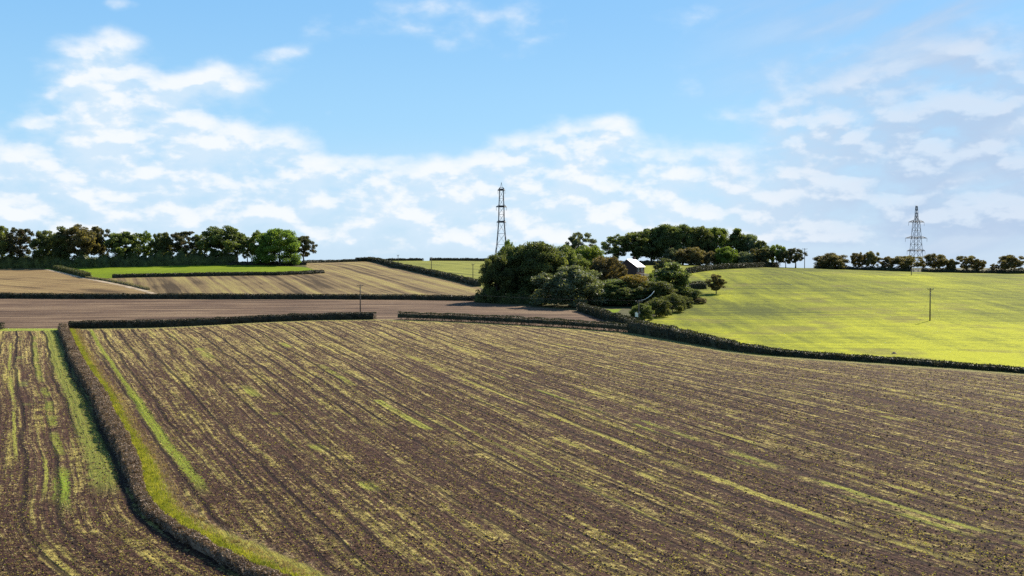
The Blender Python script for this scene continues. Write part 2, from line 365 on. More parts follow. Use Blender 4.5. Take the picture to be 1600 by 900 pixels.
        c = t.mix(vg, c, gc)
        d2 = t.m('ADD', t.attr('top_d'), t.m('MULTIPLY', t.m('SUBTRACT', t.noise(pos, .35, 4, .65), .5), 3.5))
        tv = t.m('MULTIPLY', t.ss(d2, 2.4, 4.5, 1.0, 0.0), .85)
        c = t.mix(tv, c, t.mix(f2, (.12, .11, .04), (.36, .32, .10)))
    else:
        d2 = t.m('ADD', t.attr('top_d'), t.m('MULTIPLY', t.m('SUBTRACT', t.noise(pos, .4, 4, .65), .5), 4.0))
        c = t.mix(t.ss(d2, 2.0, 4.5, 1.0, 0.0), c, t.mix(f2, (.16, .20, .03), (.34, .38, .05)))
    t.put(b.inputs['Base Color'], c); b.inputs['Roughness'].default_value = .95; b.inputs['Specular IOR Level'].default_value = .1
    fur = t.m('SINE', t.m('MULTIPLY', uw, 2*pi/.78))
    hgt = t.m('ADD', t.m('ADD', t.m('MULTIPLY', r1, .9), t.m('ADD', t.m('MULTIPLY', f3, .5), t.m('MULTIPLY', fur, .07))), t.m('MULTIPLY', f1, .6)); hgt = t.m('ADD', hgt, t.m('ADD', t.m('MULTIPLY', f2, .28), t.m('SUBTRACT', t.m('MULTIPLY', r3, .25), t.m('MULTIPLY', tl, .3))))
    bump(t, b, hgt, .5, 1.0)
    return m_

def simple_field_mat(name, lo, hi, accent, rot, stretch=(1.2, .05), bd=.25, amt=.6, spark=.5, fine=(2.0, 6.0), wave=0.0):
    m_, t, b = new_mat(name)
    pos = t.new('ShaderNodeNewGeometry').outputs['Position']
    mp = t.new('ShaderNodeMapping'); mp.inputs['Rotation'].default_value = (0, 0, rot); t.l.new(pos, mp.inputs[0])
    wob = t.vm('MULTIPLY', t.vm('SUBTRACT', t.noise(pos, .02, 2, .5, out=1), (.5, .5, .5)), (wave, wave, 0))
    rv = t.vm('MULTIPLY', t.vm('ADD', mp.outputs[0], wob), (stretch[0], stretch[1], 0))
    r1 = t.noise(rv, 1, 4, .6); r2 = t.noise(t.vm('MULTIPLY', rv, (.35, .9, 0)), 1, 3, .55)
    f1 = t.noise(pos, fine[0], 4, .7); f2 = t.noise(pos, fine[1], 3, .7); pt = t.noise(pos, .05, 4, .6)
    c = t.mix(t.ss(t.m('ADD', t.m('MULTIPLY', f1, .5), t.m('MULTIPLY', f2, .5)), .36, .62), lo, hi)
    a = t.m('ADD', t.m('MULTIPLY', r1, .5), t.m('ADD', t.m('MULTIPLY', r2, .3), t.m('MULTIPLY', pt, .2)))
    c = t.mix(t.m('MULTIPLY', t.ss(a, .47, .60), t.m('MULTIPLY', t.ss(f2, .3, .6), amt)), c, accent)
    c = t.mix(t.m('MULTIPLY', t.ss(a, .40, .49, 1.0, 0.0), spark), c, tuple(v*.5 for v in lo))
    t.put(b.inputs['Base Color'], c); b.inputs['Roughness'].default_value = .95; b.inputs['Specular IOR Level'].default_value = .1
    bump(t, b, t.m('ADD', t.m('MULTIPLY', f1, .6), t.m('MULTIPLY', r1, .5)), bd, 1.0)
    return m_

def pasture_mat(name, dull, green, bright, patchcol):
    m_, t, b = new_mat(name)
    pos = t.new('ShaderNodeNewGeometry').outputs['Position']
    big = t.noise(pos, .012, 3, .55); mid = t.noise(pos, .05, 4, .6)
    hz = t.noise(t.vm('MULTIPLY', pos, (.02, .30, .3)), 1, 4, .6)
    vt = t.noise(t.vm('MULTIPLY', pos, (.22, .018, 0)), 1, 3, .55)
    f1 = t.noise(t.vm('MULTIPLY', pos, (.6, 1.3, 1)), 1.3, 4, .72); f2 = t.noise(pos, 4.0, 3, .7)
    a = t.m('ADD', t.m('ADD', t.m('MULTIPLY', big, .40), t.m('MULTIPLY', hz, .26)), t.m('ADD', t.m('MULTIPLY', vt, .26), t.m('MULTIPLY', mid, .10)))
    a = t.m('ADD', a, t.m('MULTIPLY', t.m('SUBTRACT', f1, .5), .38))
    sepn = t.new('ShaderNodeSeparateXYZ'); t.l.new(pos, sepn.inputs[0])
    a = t.m('ADD', a, t.ss(sepn.outputs[1], 180, 330, .07, -.05))
    c = t.mix(t.ss(a, .38, .49), dull, green); c = t.mix(t.ss(a, .48, .60), c, bright)
    c = t.mix(t.m('MULTIPLY', t.ss(mid, .53, .66), .6), c, patchcol)
    c = t.mix(t.m('MULTIPLY', t.ss(f2, .48, .62), .45), c, tuple(v*.5 for v in green))
    t.put(b.inputs['Base Color'], c); b.inputs['Roughness'].default_value = .9; b.inputs['Specular IOR Level'].default_value = .03
    bump(t, b, t.m('ADD', t.m('MULTIPLY', f1, .6), t.m('ADD', t.m('MULTIPLY', f2, .4), t.m('MULTIPLY', hz, .5))), .30, 1.0)
    return m_

# ------------------------------------------------------------------ the lines of the landscape
H_left_px = [(94,515),(97,521),(105,543),(114,565),(128,592),(145,617),(163,662),(195,723),(220,784),(240,809),(283,834),(325,859),(372,881),(422,906)]
HL = [G(x, y) for x, y in H_left_px]; d_ = np.array(HL[-1]) - np.array(HL[-2]); HL += [tuple(np.array(HL[-1]) + d_*2), tuple(np.array(HL[-1]) + d_*5)]
HL = [tuple(p) for p in smoothline([(x + float(np.interp(y, [85, 115], [-.7, .6])), y) for x, y in HL], 2.0, 2.0)]
H2 = [G(x, y) for x, y in [(108,513.5),(180,512.5),(250,511.5),(330,508),(400,504),(500,500),(588,499)]]
H3 = [G(x, y) for x, y in [(623,499.5),(700,502),(800,507),(900,513),(985,520)]]
HR = [G(x, y) for x, y in [(985,520),(1010,524),(1050,531),(1100,540),(1150,549),(1200,555),(1300,562),(1400,569),(1500,576),(1620,585)]]
HU = [G(x, y) for x, y in [(906,486),(925,492),(950,501),(985,512)]]
H4 = [G(x, y) for x, y in [(-20,466),(100,467),(250,467),(400,467.5),(560,468),(650,468.5),(745,470)]]
H5 = [G(x, y) for x, y in [(176,434.5),(230,433),(300,432),(360,431),(430,430.5),(470,429),(505,427)]]
H6 = [G(x, y) for x, y in [(556,403),(575,408),(600,413),(620,419),(634,421),(660,427),(700,436),(730,443),(748,448)]]
TR = [G(x, y) for x, y in [(72,421),(90,425),(115,431),(140,436),(165,441),(200,448),(225,454),(243,460)]]

def far(px, Y): return GA(px, Y)
POLY = {}
POLY['ploughed_field'] = HL[::-1] + [G(98,513)] + H2 + H3 + HR[1:] + [far(2400, 182), (400, 20), (HL[-1][0], 20)]
POLY['ploughed_field_left'] = [G(88,513), G(0,513), far(-800, 270), (-300, 20), (HL[-1][0], 20)] + HL[::-1]
POLY['harvested_field'] = [far(-800, 268), G(0,513), G(88,513)] + H2 + H3 + [G(985,516)] + HU[::-1] + [G(860,482), G(760,474)] + H4[::-1] + [far(-800, 385)]
POLY['stubble_field_left'] = [far(-800, 385)] + H4[:3] + TR[::-1] + [G(68,420), far(50, 555), far(-800, 555)]
POLY['pasture_left'] = [G(70,420)] + TR[:4] + [G(170,435)] + H5 + [G(480,418), far(470, 530), far(380, 545), far(60, 555)]
POLY['stubble_field'] = TR[3:] + H4[2:] + [G(752,452)] + H6[::-1] + [far(556, 645), far(470, 640), G(480,418)] + H5[::-1] + [G(160,436)]
POLY['pasture_hill'] = H6 + [G(758,452), far(800, 470), far(800, 660), far(556, 655)]
POLY['pasture'] = HR[1:] + [far(2400, 190), far(2400, 560), far(1280, 545), far(1200, 535), far(1040, 535), far(960, 530), G(975,424), G(1030,430),G(1050,470),
                   G(1080,474), G(1050,482), G(1015,497), G(992,504), G(985,512)]
POLY['grass_corner'] = [G(905,484), G(970,483), G(962,492), G(985,506), G(985,511)] + HU[::-1]

# row coordinate of the main field from traced rows
LINES = [
 [(140,524),(155,557),(180,590),(200,618),(240,670),(262,697),(315,750)],
 [(240,525),(355,625),(445,697),(520,765),(640,860)],
 [(410,517),(475,552),(550,590),(620,640),(710,667+28),(800,760),(930,830),(1030,880)],
 [(470,512),(560,555),(640,600),(710,660),(760,692),(833,731),(920,770),(1030,822),(1130,870)],
 [(550,508),(657,575-12),(717,597),(817,633),(883,657),(953,687),(1083,737),(1200,780),(1267,800),(1343,827),(1467,867),(1550,897)],
 [(640,529),(705,546),(760,564),(837,590),(967,630),(1033,645),(1100,663),(1173,690),(1300,726),(1450,768),(1600,812)],
 [(800,520),(941,553),(1009,568),(1094,587),(1200,610),(1352,647),(1450,670),(1600,704)],
 [(1040,536),(1234,567),(1375,584),(1600,615)],
]
LINES.insert(0, [(112,521),(140,560),(172,610),(203,665),(250,735),(330,802),(430,856)])
GL = [[G(x, y) for x, y in ln] for ln in LINES]
lev = [0.0]
for a_, b_ in zip(GL[:-1], GL[1:]):
    pb = np.array(b_); ext = [tuple(np.array(a_[0])*2-np.array(a_[1]))] + list(a_) + [tuple(np.array(a_[-1])*2-np.array(a_[-2]))]
    lev.append(lev[-1] + float(np.median(dist_line(pb[:, 0], pb[:, 1], ext))))
print('row levels', [round(v, 1) for v in lev])
cp = np.array([p for ln in GL for p in ln]); cu = np.array([lev[i] for i, ln in enumerate(GL) for _ in ln])
def phi(r): return np.sqrt(r*r + 45.0**2)
Dm = phi(np.hypot(cp[:, None, 0]-cp[None, :, 0], cp[:, None, 1]-cp[None, :, 1])) + np.eye(len(cp))*-25.0
A_ = np.zeros((len(cp)+3,)*2); A_[:len(cp), :len(cp)] = Dm; A_[:len(cp), -3:] = np.c_[np.ones(len(cp)), cp/100]; A_[-3:, :len(cp)] = A_[:len(cp), -3:].T
wv = np.linalg.solve(A_, np.r_[cu, 0, 0, 0])
def rowu(X, Y):
    r = np.zeros(X.shape)
    for (x_, y_), w_ in zip(cp, wv[:-3]): r += w_*phi(np.hypot(X-x_, Y-y_))
    return r + wv[-3] + wv[-2]*X/100 + wv[-1]*Y/100

# ------------------------------------------------------------------ the ground, cut into fields along the hedges
xs = np.r_[-3000, -1800, -1100, -800, np.arange(-620, -250, 4.0), np.arange(-250, 250, .9), np.arange(250, 620, 4.0), 700, 900, 1300, 2000, 3000]
ys = np.r_[-400, -100, 0, 25, 45, np.arange(60, 170, .7), np.arange(170, 300, .9), np.arange(300, 600, 1.6), np.arange(600, 800, 5.0), np.arange(820, 1200, 30.0), 1500, 2200, 3500]
XX, YY = np.meshgrid(xs, ys); ZZ = zt(XX, YY)
fade = np.clip((YY - 1100)/300, 0, 1); ZZ = ZZ*(1-fade) + (CZ-30)*fade
nx, ny = len(xs), len(ys)
U = rowu(XX, YY); U = np.clip(U, -90, 400)
EDG = dist_line(XX, YY, HL, True)
left_reg = EDG > 0            # provisional, fixed below
EDa = np.abs(EDG)
HDL = [G(-10, 515), G(30, 515), G(90, 514.5)]
TD = np.minimum(dist_line(XX, YY, H2), np.minimum(dist_line(XX, YY, H3), dist_line(XX, YY, HR)))
TL = dist_line(XX, YY, HDL)
cxm = (XX[:-1, :-1] + XX[1:, 1:])/2; cym = (YY[:-1, :-1] + YY[1:, 1:])/2
lab = np.zeros(cxm.shape, int); names = list(POLY)
for i, nme in enumerate(names): lab[(lab == 0) & inpoly(cxm, cym, POLY[nme])] = i+1
uof = lambda i: lev[i]
GRN = (.32, .36, .04); YEL = (.50, .44, .09); YG = (.38, .38, .06)
st_main = [(lev[1], .75, 107, 165, (.28, .33, .03), .1), (lev[1], .42, 155, 262, (.29, .33, .03), .12), (lev[5], .55, 85, 205, YEL, .40), (lev[4], .30, 95, 150, YEL, .3), (lev[6], .4, 85, 250, YEL, .46), (lev[7], .5, 90, 230, YEL, .5),
           (lev[3]+1.0, .7, 130, 230, YG, .5), (lev[2]+4, .9, 100, 240, YG, .52), (lev[5]+7, .5, 90, 180, YG, .46), (lev[6]-5, .5, 85, 140, YG, .44), (lev[5]-6, .45, 85, 150, YEL, .5)]
st_left = [(3.0, 1.5, 106, 262, (.26, .28, .045), .02), (7.0, .6, 104, 250, (.27, .29, .04), .42), (7.1, .8, 100, 112, (.27, .36, .03), .0), (11.7, .25, 120, 235, (.36, .36, .06), .36), (8.7, .25, 104, 120, (.38, .38, .06), .1), (10.0, .9, 150, 240, (.25, .26, .06), .5)]
MATS = {
 'ploughed_field': row_field_mat('ploughed_soil', st_main),
 'ploughed_field_left': row_field_mat('ploughed_soil_left', st_left, True),
 'harvested_field': simple_field_mat('harvested_soil', (.055, .032, .021), (.145, .09, .055), (.30, .21, .12), R(86), (.45, .02), .35, .7, .75),
 'stubble_field_left': simple_field_mat('stubble_gold', (.12, .075, .034), (.25, .165, .07), (.34, .25, .095), R(-54), (.34, .008), .35, .75, .9, wave=6),
 'stubble_field': simple_field_mat('stubble_olive', (.11, .072, .035), (.20, .14, .062), (.34, .28, .08), R(-23), (.34, .006), .4, .8, 1.0, wave=3),
 'pasture_left': pasture_mat('pasture_green', (.10, .14, .012), (.15, .20, .012), (.19, .25, .014), (.14, .18, .02)),
 'pasture_hill': simple_field_mat('pasture_olive', (.12, .125, .022), (.20, .205, .028), (.30, .285, .05), R(-37), (.30, .006), .3, .8, .9, wave=3),
 'pasture': pasture_mat('pasture_yellow', (.075, .085, .020), (.205, .215, .022), (.38, .38, .022), (.15, .125, .045)),
 'grass_corner': pasture_mat('pasture_corner', (.15, .19, .02), (.21, .28, .02), (.27, .33, .02), (.21, .26, .02)),
}
MATS['ground'] = simple_field_mat('rough_grass', (.04, .04, .016), (.08, .075, .028), (.11, .10, .04), 0, (.3, .2), .2, .5, .4)
NAMES = {'ploughed_field_left': 'ploughed_field', 'stubble_field_left': 'stubble_field', 'pasture_left': 'pasture', 'pasture_hill': 'pasture', 'grass_corner': 'pasture', 'harvested_field': 'harvested_field'}
LBL = {'ploughed_field': 'wide brown ploughed field with curving green streaks filling the foreground', 'ploughed_field_left': 'strip of ploughed field left of the long brown hedge',
 'harvested_field': 'bare reddish brown field strip between the two long cross hedges', 'stubble_field_left': 'golden stubble field left of the pale track',
 'stubble_field': 'olive and tan stubble slope in the middle distance', 'pasture_left': 'bright green pasture in front of the tree row on the left', 'pasture_hill': 'olive pasture behind the diagonal hedge',
 'pasture': 'large yellow green pasture slope on the right', 'grass_corner': 'small bright grass corner in front of the copse', 'ground': 'rough grass ground under the trees and beyond the ridge'}
idx = np.arange(nx*ny).reshape(ny, nx)
quads = np.stack([idx[:-1, :-1], idx[:-1, 1:], idx[1:, 1:], idx[1:, :-1]], -1)
V_all = np.c_[XX.ravel(), YY.ravel(), ZZ.ravel()]
S_ = YY.ravel()*1.0
for i, nme in enumerate(['ground'] + names):
    fq = quads[lab == i]
    if len(fq) == 0: print('EMPTY', nme); continue
    used, inv = np.unique(fq, return_inverse=True); inv = inv.reshape(fq.shape)
    at = {}
    if nme.startswith('ploughed'):
        lf = nme.endswith('left')
        at = {'row_u': EDa.ravel()[used] if lf else U.ravel()[used], 'row_s': S_[used], 'edge_d': EDa.ravel()[used], 'top_d': (TL if lf else TD).ravel()[used]}
    me = np_mesh(nme, V_all[used], inv, MATS[nme], True, attrs=at)
    o = link(NAMES.get(nme, nme), me); tag(o, LBL[nme], kind='structure')

# pale farm track
def ribbon(line, w_, lift, name, mat, edge=.25):
    L = smoothline(line, 1.0, 2.5); d = np.gradient(L, axis=0); nrm = np.c_[d[:, 1], -d[:, 0]]; nrm /= np.linalg.norm(nrm, axis=1)[:, None]
    V = []; nc = 7
    ww = w_/2*(1 + edge*vnoise(np.arange(len(L))*.35, 3))
    for j in range(nc):
        f = j/(nc-1)*2-1; p = L + nrm*(ww*f)[:, None]; V.append(np.c_[p, zt(p[:, 0], p[:, 1]) + lift - .05*(abs(f) > .9)])
    V = np.stack(V, 1).reshape(-1, 3); n = len(L); ii = np.arange(n*nc).reshape(n, nc)
    q_ = np.stack([ii[:-1, :-1], ii[:-1, 1:], ii[1:, 1:], ii[1:, :-1]], -1).reshape(-1, 4)
    return link(name, np_mesh(name, V, q_, mat, True))
track_mat = simple_field_mat('track_dirt', (.20, .14, .08), (.40, .31, .2), (.55, .45, .32), R(30), (.5, .1), .1, .8, .7)
tag(ribbon(TR, 2.6, .07, 'track', track_mat), 'pale dirt farm track climbing between stubble fields on the left', kind='structure')

# ------------------------------------------------------------------ leaves, hedges, trees
def leaf_quads(P_, size, elong=1.6, rng=np.random, flat=0.0):
    n = len(P_); a = rng.normal(size=(n, 3)); a /= np.linalg.norm(a, axis=1)[:, None]
    b = rng.normal(size=(n, 3)); b[:, 2] *= (1-flat); b -= a*(a*b).sum(1)[:, None]; b /= np.linalg.norm(b, axis=1)[:, None]
    s = size*(.6 + .8*rng.random(n))[:, None]*.5
    a = a*s*elong; b = b*s
    V = np.stack([P_-a, P_-b*.9, P_+a, P_+b*.9], 1).reshape(-1, 3)
    return V, np.arange(n*4).reshape(n, 4)

def hedge(name, line, h, wd, leaf, mat, label, cat='hedge', group=None, dens=2.2, thin=0.0, hvar=.1, top_mat=None, core=.72, hfun=None, twig=1.7, seed=1, bottomgap=0.0, wfun=None):
    rng = np.random.RandomState(seed)
    L = smoothline(line, .8, 2.0); d = np.gradient(L, axis=0); d /= np.linalg.norm(d, axis=1)[:, None]; nr = np.c_[d[:, 1], -d[:, 0]]
    cl = np.r_[0, np.cumsum(np.hypot(*np.diff(L, axis=0).T))]; T = cl[-1]
    H_ = lambda t: h*(1 + hvar*vnoise(t*.45, seed) + hvar*.6*vnoise(t*1.3, seed+5))*(hfun(t/T) if hfun else 1)
    W_ = lambda t: wd*(1 + .10*vnoise(t*.35, seed+9) + .08*vnoise(t*1.1, seed+11))*(wfun(t/T) if wfun else 1)
    o0 = np.array([L[0][0], L[0][1], float(zt(*L[0]))])
    per = 2*h + wd; n = int(T*per/(leaf*leaf*1.6)*dens)
    t = rng.random(n)*T; r = rng.random(n)*per
    hh = H_(t); ww = W_(t)/2
    side = np.where(r < h, -1, np.where(r < 2*h, 1, 0)); zf = np.where(side != 0, (r % h)/h, 1.0)
    if bottomgap: # lower part open in stretches, so light comes through the stems
        keep = (zf > .45) | (rng.random(n) > bottomgap*(.5 + .5*vnoise(t*.9, seed+2)))
        t, hh, ww, side, zf = t[keep], hh[keep], ww[keep], side[keep], zf[keep]; r = r[keep]; n = len(t)
    if thin: 
        keep = rng.random(n) > thin*(vnoise(t*.5, seed+3) > .2); t, hh, ww, side, zf, r = t[keep], hh[keep], ww[keep], side[keep], zf[keep], r[keep]; n = len(t)
    off = np.where(side != 0, side*ww*(1 - .22*np.clip(zf-.6, 0, 1)/.4*(zf > .6)), (rng.random(n)*2-1)*ww*.85)
    z = hh*np.where(side != 0, zf*.97, 1 - .10*(np.abs(off)/ww)**2)
    # lumpiness and depth
    lump = .16*wd*vnoise(t*1.7 + zf*3, seed+4)
    off = off + np.where(side != 0, side*lump, 0) - side*rng.random(n)**2*.35*wd*.5 + rng.normal(size=n)*leaf*.5
    z = np.clip(z + np.where(side == 0, rng.normal(size=n)*.03*h, 0) + rng.normal(size=n)*leaf*.25, .05, None)
    px = np.interp(t, cl, L[:, 0]) + np.interp(t, cl, nr[:, 0])*off; py = np.interp(t, cl, L[:, 1]) + np.interp(t, cl, nr[:, 1])*off
    P_ = np.c_[px, py, zt(px, py) + z] - o0
    V, Fq = leaf_quads(P_, leaf, twig, rng); mi = np.zeros(len(Fq), int)
    mats = [mat]
    if top_mat: mats.append(top_mat); mi[(zf > .55) & (rng.random(n) < .8*np.clip((zf-.45)/.4, 0, 1))] = 1
    # inner mass of the hedge
    Lc = L[::2]; nc_ = nr[::2]; tc_ = cl[::2]; hc = H_(tc_)*core*1.08; wc = W_(tc_)/2*core; bz = -.3 if not bottomgap else 0
    prof = [(-1, 0), (-1.02, .5), (-.8, .93), (0, 1), (.8, .93), (1.02, .5), (1, 0)]
    cv = np.stack([np.c_[Lc[:, 0]+nc_[:, 0]*wc*a, Lc[:, 1]+nc_[:, 1]*wc*a, zt(Lc[:, 0]+nc_[:, 0]*wc*a, Lc[:, 1]+nc_[:, 1]*wc*a) + (hc*b if b > 0 else -.2 + 0*hc)] for a, b in prof], 1) - o0
    if bottomgap: cv[:, 0, 2] += h*.38; cv[:, 6, 2] += h*.38
    m0, mm = cv.shape[:2]; ii = np.arange(m0*mm).reshape(m0, mm) + len(V)
    cq = np.stack([ii[:-1, :-1], ii[:-1, 1:], ii[1:, 1:], ii[1:, :-1]], -1).reshape(-1, 4)
    caps = [[ii[e, 0], ii[e, 1], ii[e, 5], ii[e, 6]] for e in (0, -1)] + [[ii[e, 1], ii[e, 2], ii[e, 4], ii[e, 5]] for e in (0, -1)]
    V = np.r_[V, cv.reshape(-1, 3)]; Fq = np.r_[Fq, cq, np.array(caps)]; mi = np.r_[mi, np.zeros(len(cq)+4, int)]
    if bottomgap:  # bare stems
        ns = int(T*2.2); ts = rng.random(ns)*T; so = (rng.random(ns)-.5)*wd*.6
        sx = np.interp(ts, cl, L[:, 0]) + np.interp(ts, cl, nr[:, 0])*so; sy = np.interp(ts, cl, L[:, 1]) + np.interp(ts, cl, nr[:, 1])*so
        sz = zt(sx, sy); b0 = np.c_[sx, sy, sz-.1] - o0; tp = b0 + np.c_[rng.normal(size=ns)*.2, rng.normal(size=ns)*.2, np.full(ns, h*.6)]
        dd = rng.normal(size=(ns, 3))*[1, 1, 0]; dd /= np.linalg.norm(dd, axis=1)[:, None]; dd *= .05
        sv = np.stack([b0-dd, b0+dd, tp+dd*.6, tp-dd*.6], 1).reshape(-1, 3); sf = np.arange(ns*4).reshape(ns, 4) + len(V)
        mats.append(M['bark']); V = np.r_[V, sv]; Fq = np.r_[Fq, sf]; mi = np.r_[mi, np.full(ns, len(mats)-1)]
    o = link(name, np_mesh(name, V, Fq, mats, False, mi), None, o0)
    return tag(o, label, cat, group)

def shiftY(line, d): return [(x*(y+d)/y, y+d) for x, y in line]
HG_ = 'hedges dividing the fields'
hedge('hedge', HL, 1.5, 1.9, .10, M['hedge_brown'], 'long brown clipped hedge curving from the foreground along the grass verge', group=HG_, dens=1.8, top_mat=M['hedge_brown'], twig=2.4, seed=3, hvar=.18,
      hfun=lambda f: np.interp(f, [0, .64, .70, .75, .80, 1], [1, 1, .75, .45, .58, .62]), wfun=lambda f: np.interp(f, [0, .66, .76, 1], [1, 1, .55, .5]))
hedge('hedge', shiftY(H2, 1.2), 1.8, 2.2, .16, M['hedge_dark'], 'left length of the dark cross hedge behind the ploughed field, up to the gateway', group=HG_, dens=1.9, seed=4, hvar=.07, core=.8)
hedge('hedge', shiftY(H3, 1.1), 2.0, 2.0, .16, M['hedge_dark'], 'cross hedge right of the gateway with daylight between its bare lower stems', group=HG_, dens=1.7, seed=5, hvar=.07, bottomgap=.75)
hedge('hedge', shiftY(HR, 1.3), 2.6, 2.4, .17, M['hedge_dark'], 'dark hedge along the lower edge of the yellow green pasture', group=HG_, dens=1.8, seed=6, hvar=.09,
      hfun=lambda f: np.interp(f, [0, .12, .3, .45, .6, 1], [1.1, 1.15, .92, .6, .42, .32]), core=.8)
hedge('hedge', shiftY(HU, 1.0), 2.4, 2.2, .18, M['hedge_dark'], 'short dark hedge below the small bright grass corner by the copse', group=HG_, seed=7)
hedge('hedge', shiftY(H4, 1.2), 1.75, 2.2, .22, M['hedge_dark'], 'long straight dark hedge between the reddish field strip and the stubble slope', group=HG_, dens=1.7, seed=8, hvar=.08, core=.8)
hedge('hedge', shiftY(H5, 1.2), 1.5, 2.2, .26, M['hedge_dark'], 'dark hedge along the lower edge of the bright green pasture with the horses', group=HG_, dens=1.7, seed=9, hvar=.10, core=.82)
hedge('hedge', shiftY(H6[:5], 1.2), 2.5, 2.6, .28, M['hedge_dark'], 'upper length of the diagonal hedge, above the pale gap', group=HG_, dens=1.7, seed=10, core=.82)
hedge('hedge', shiftY(H6[4:], 1.2), 2.5, 2.6, .26, M['hedge_dark'], 'lower length of the diagonal hedge, running down to the copse', group=HG_, dens=1.7, seed=11, core=.82)
hedge('hedge', [far(x, y) for x, y in [(474,612),(500,628),(530,640),(560,648),(600,655),(645,660),(662,662)]], 1.6, 2.4, .32, M['hedge_dark'], 'low dark hedge on the skyline right of the small round tree', group=HG_, seed=12, dens=1.6, hvar=.15, core=.85)
hedge('hedge', [far(x, y) for x, y in [(672,655),(700,660),(740,662),(790,662)]], 1.8, 2.4, .32, M['hedge_dark'], 'low skyline hedge ending behind the copse, left of the lattice tower', group=HG_, seed=13, dens=1.6, core=.85)
hedge('hedge', [G(x, y) for x, y in [(84,420),(100,424),(120,429),(138,434)]], 2.0, 3.0, .3, M['hedge_green'], 'short green hedge bank beside the top of the pale track', group=HG_, seed=14)
hedge('reed_bank', shiftY([G(x, y) for x, y in [(135,435),(165,439),(200,446),(232,454)]], 2.5), .7, 1.6, .25, M['reed'], 'low bank of dry grass along the lower part of the track', 'grass bank', seed=15, dens=1.2)
hedge('hedge', [G(x, y) for x, y in [(1074,427.5),(1110,422),(1150,419.5),(1190,417.6),(1215,417)]], 2.3, 2.6, .26, M['hedge_dark'], 'dark hedge along the top of the pasture in front of the hilltop wood', group=HG_, seed=16)
hedge('hedge', [G(x, y) for x, y in [(1072,452),(1085,451),(1106,450.5)]], 2.6, 3.0, .22, M['hedge_dark'], 'short block of dark hedge beside the lone bush on the pasture', group=HG_, seed=17)
hedge('hedge', [far(x, y) for x, y in [(1276,535),(1340,535),(1400,533),(1424,532)]], 1.9, 2.2, .28, M['hedge_dark'], 'low ridge hedge below the small trees left of the pylon', group=HG_, seed=18, hvar=.4)
hedge('hedge', [far(x, y) for x, y in [(1440,530),(1500,528),(1560,524),(1640,522)]], 1.8, 2.2, .28, M['hedge_dark'], 'low ridge hedge below the small trees right of the pylon', group=HG_, seed=19, hvar=.4)
hedge('hedge', [G(x, y) for x, y in [(-30,515),(-10,515),(7,514.5)]], 1.6, 2.4, .16, M['hedge_dark'], 'rounded end of a dark hedge at the left edge beside the green headland', group=HG_, seed=20)
hedge('hedge', [far(x, y) for x, y in [(-30,562),(60,560),(120,553),(200,548),(300,548),(370,547)]], 6.2, 6.0, .40, M['leaf_dark'], 'tall dark hedge of undergrowth running under the left tree row', group=HG_, seed=21, dens=1.8, hvar=.34, core=.85)
hedge('hedge', [far(x, y) for x, y in [(362,543),(390,543),(420,545),(478,556)]], 1.8, 2.4, .32, M['hedge_dark'], 'low hedge behind the horses under the big bright green tree', group=HG_, seed=22, core=.85)
hedge('hedge', [far(x, y) for x, y in [(938,541),(975,541),(1010,541),(1050,541)]], 2.2, 3.0, .32, M['hedge_dark'], 'dark hedge under the left end of the hilltop wood behind the house', group=HG_, seed=23, core=.85)

hedge('hedge', [G(x, y) for x, y in [(745,472),(780,473),(830,475),(850,477)]], 3.0, 4.0, .26, M['leaf_dark'], 'dark undergrowth hedge along the left foot of the copse', group=HG_, seed=25, hvar=.35)

def crown_mesh(name, mat, h, wd, base, leaf, nleaf, nclump, clump, seed, airy=0.0, taper=0.0, core=True, dome=1.0, full=0):
    """foliage of a tree standing at the origin: clumps of leaf-sized faces spread through the crown's volume"""
    rng = np.random.RandomState(seed)
    u_ = rng.normal(size=(nclump, 3)); u_ /= np.linalg.norm(u_, axis=1)[:, None]
    if full: u_[:, 2] = rng.random(nclump)*1.98 - .98; u_[:, :2] /= np.linalg.norm(u_[:, :2], axis=1)[:, None]; u_[:, 2] = np.clip(u_[:, 2], -1, 1); u_[:, :2] *= (1 - np.clip(u_[:, 2], -.2, 1)**2)[:, None]**.5
    r = rng.random(nclump)**(.2 if full else .33 if not airy else .28)
    c = u_*r[:, None]*.86; zc = (h + base)/2; hz = (h - base)/2
    lob = 1 + .16*np.sin(np.arctan2(c[:, 1], c[:, 0])*3 + seed) + .10*np.sin(np.arctan2(c[:, 1], c[:, 0])*5 + seed*2.1)
    cx_ = c[:, 0]*wd/2*lob; cy_ = c[:, 1]*wd/2*lob; cz_ = zc + c[:, 2]*hz*(1.1 if full else 1)
    f = (cz_ - base)/(h - base)
    if taper: k_ = np.clip(1 - taper*(f - .25), .12, 1.15); cx_ *= k_; cy_ *= k_
    if dome < 1: cz_ = base + (h-base)*f**dome
    cr = clump*wd*(.6 + .8*rng.random(nclump))
    wgt = cr**2; wgt = wgt/wgt.sum(); ci = rng.choice(nclump, nleaf, p=wgt)
    d = rng.normal(size=(nleaf, 3)); d /= np.linalg.norm(d, axis=1)[:, None]; rr = rng.random(nleaf)**.45
    P_ = np.c_[cx_[ci], cy_[ci], cz_[ci]] + d*(cr[ci]*rr)[:, None]*[1, 1, .72]
    P_[:, 2] = np.maximum(P_[:, 2], base*.75 + .1)
    V, Fq = leaf_quads(P_, leaf, 1.45, rng)
    return np_mesh(name, V, Fq, mat, False), np.c_[cx_, cy_, cz_], cr
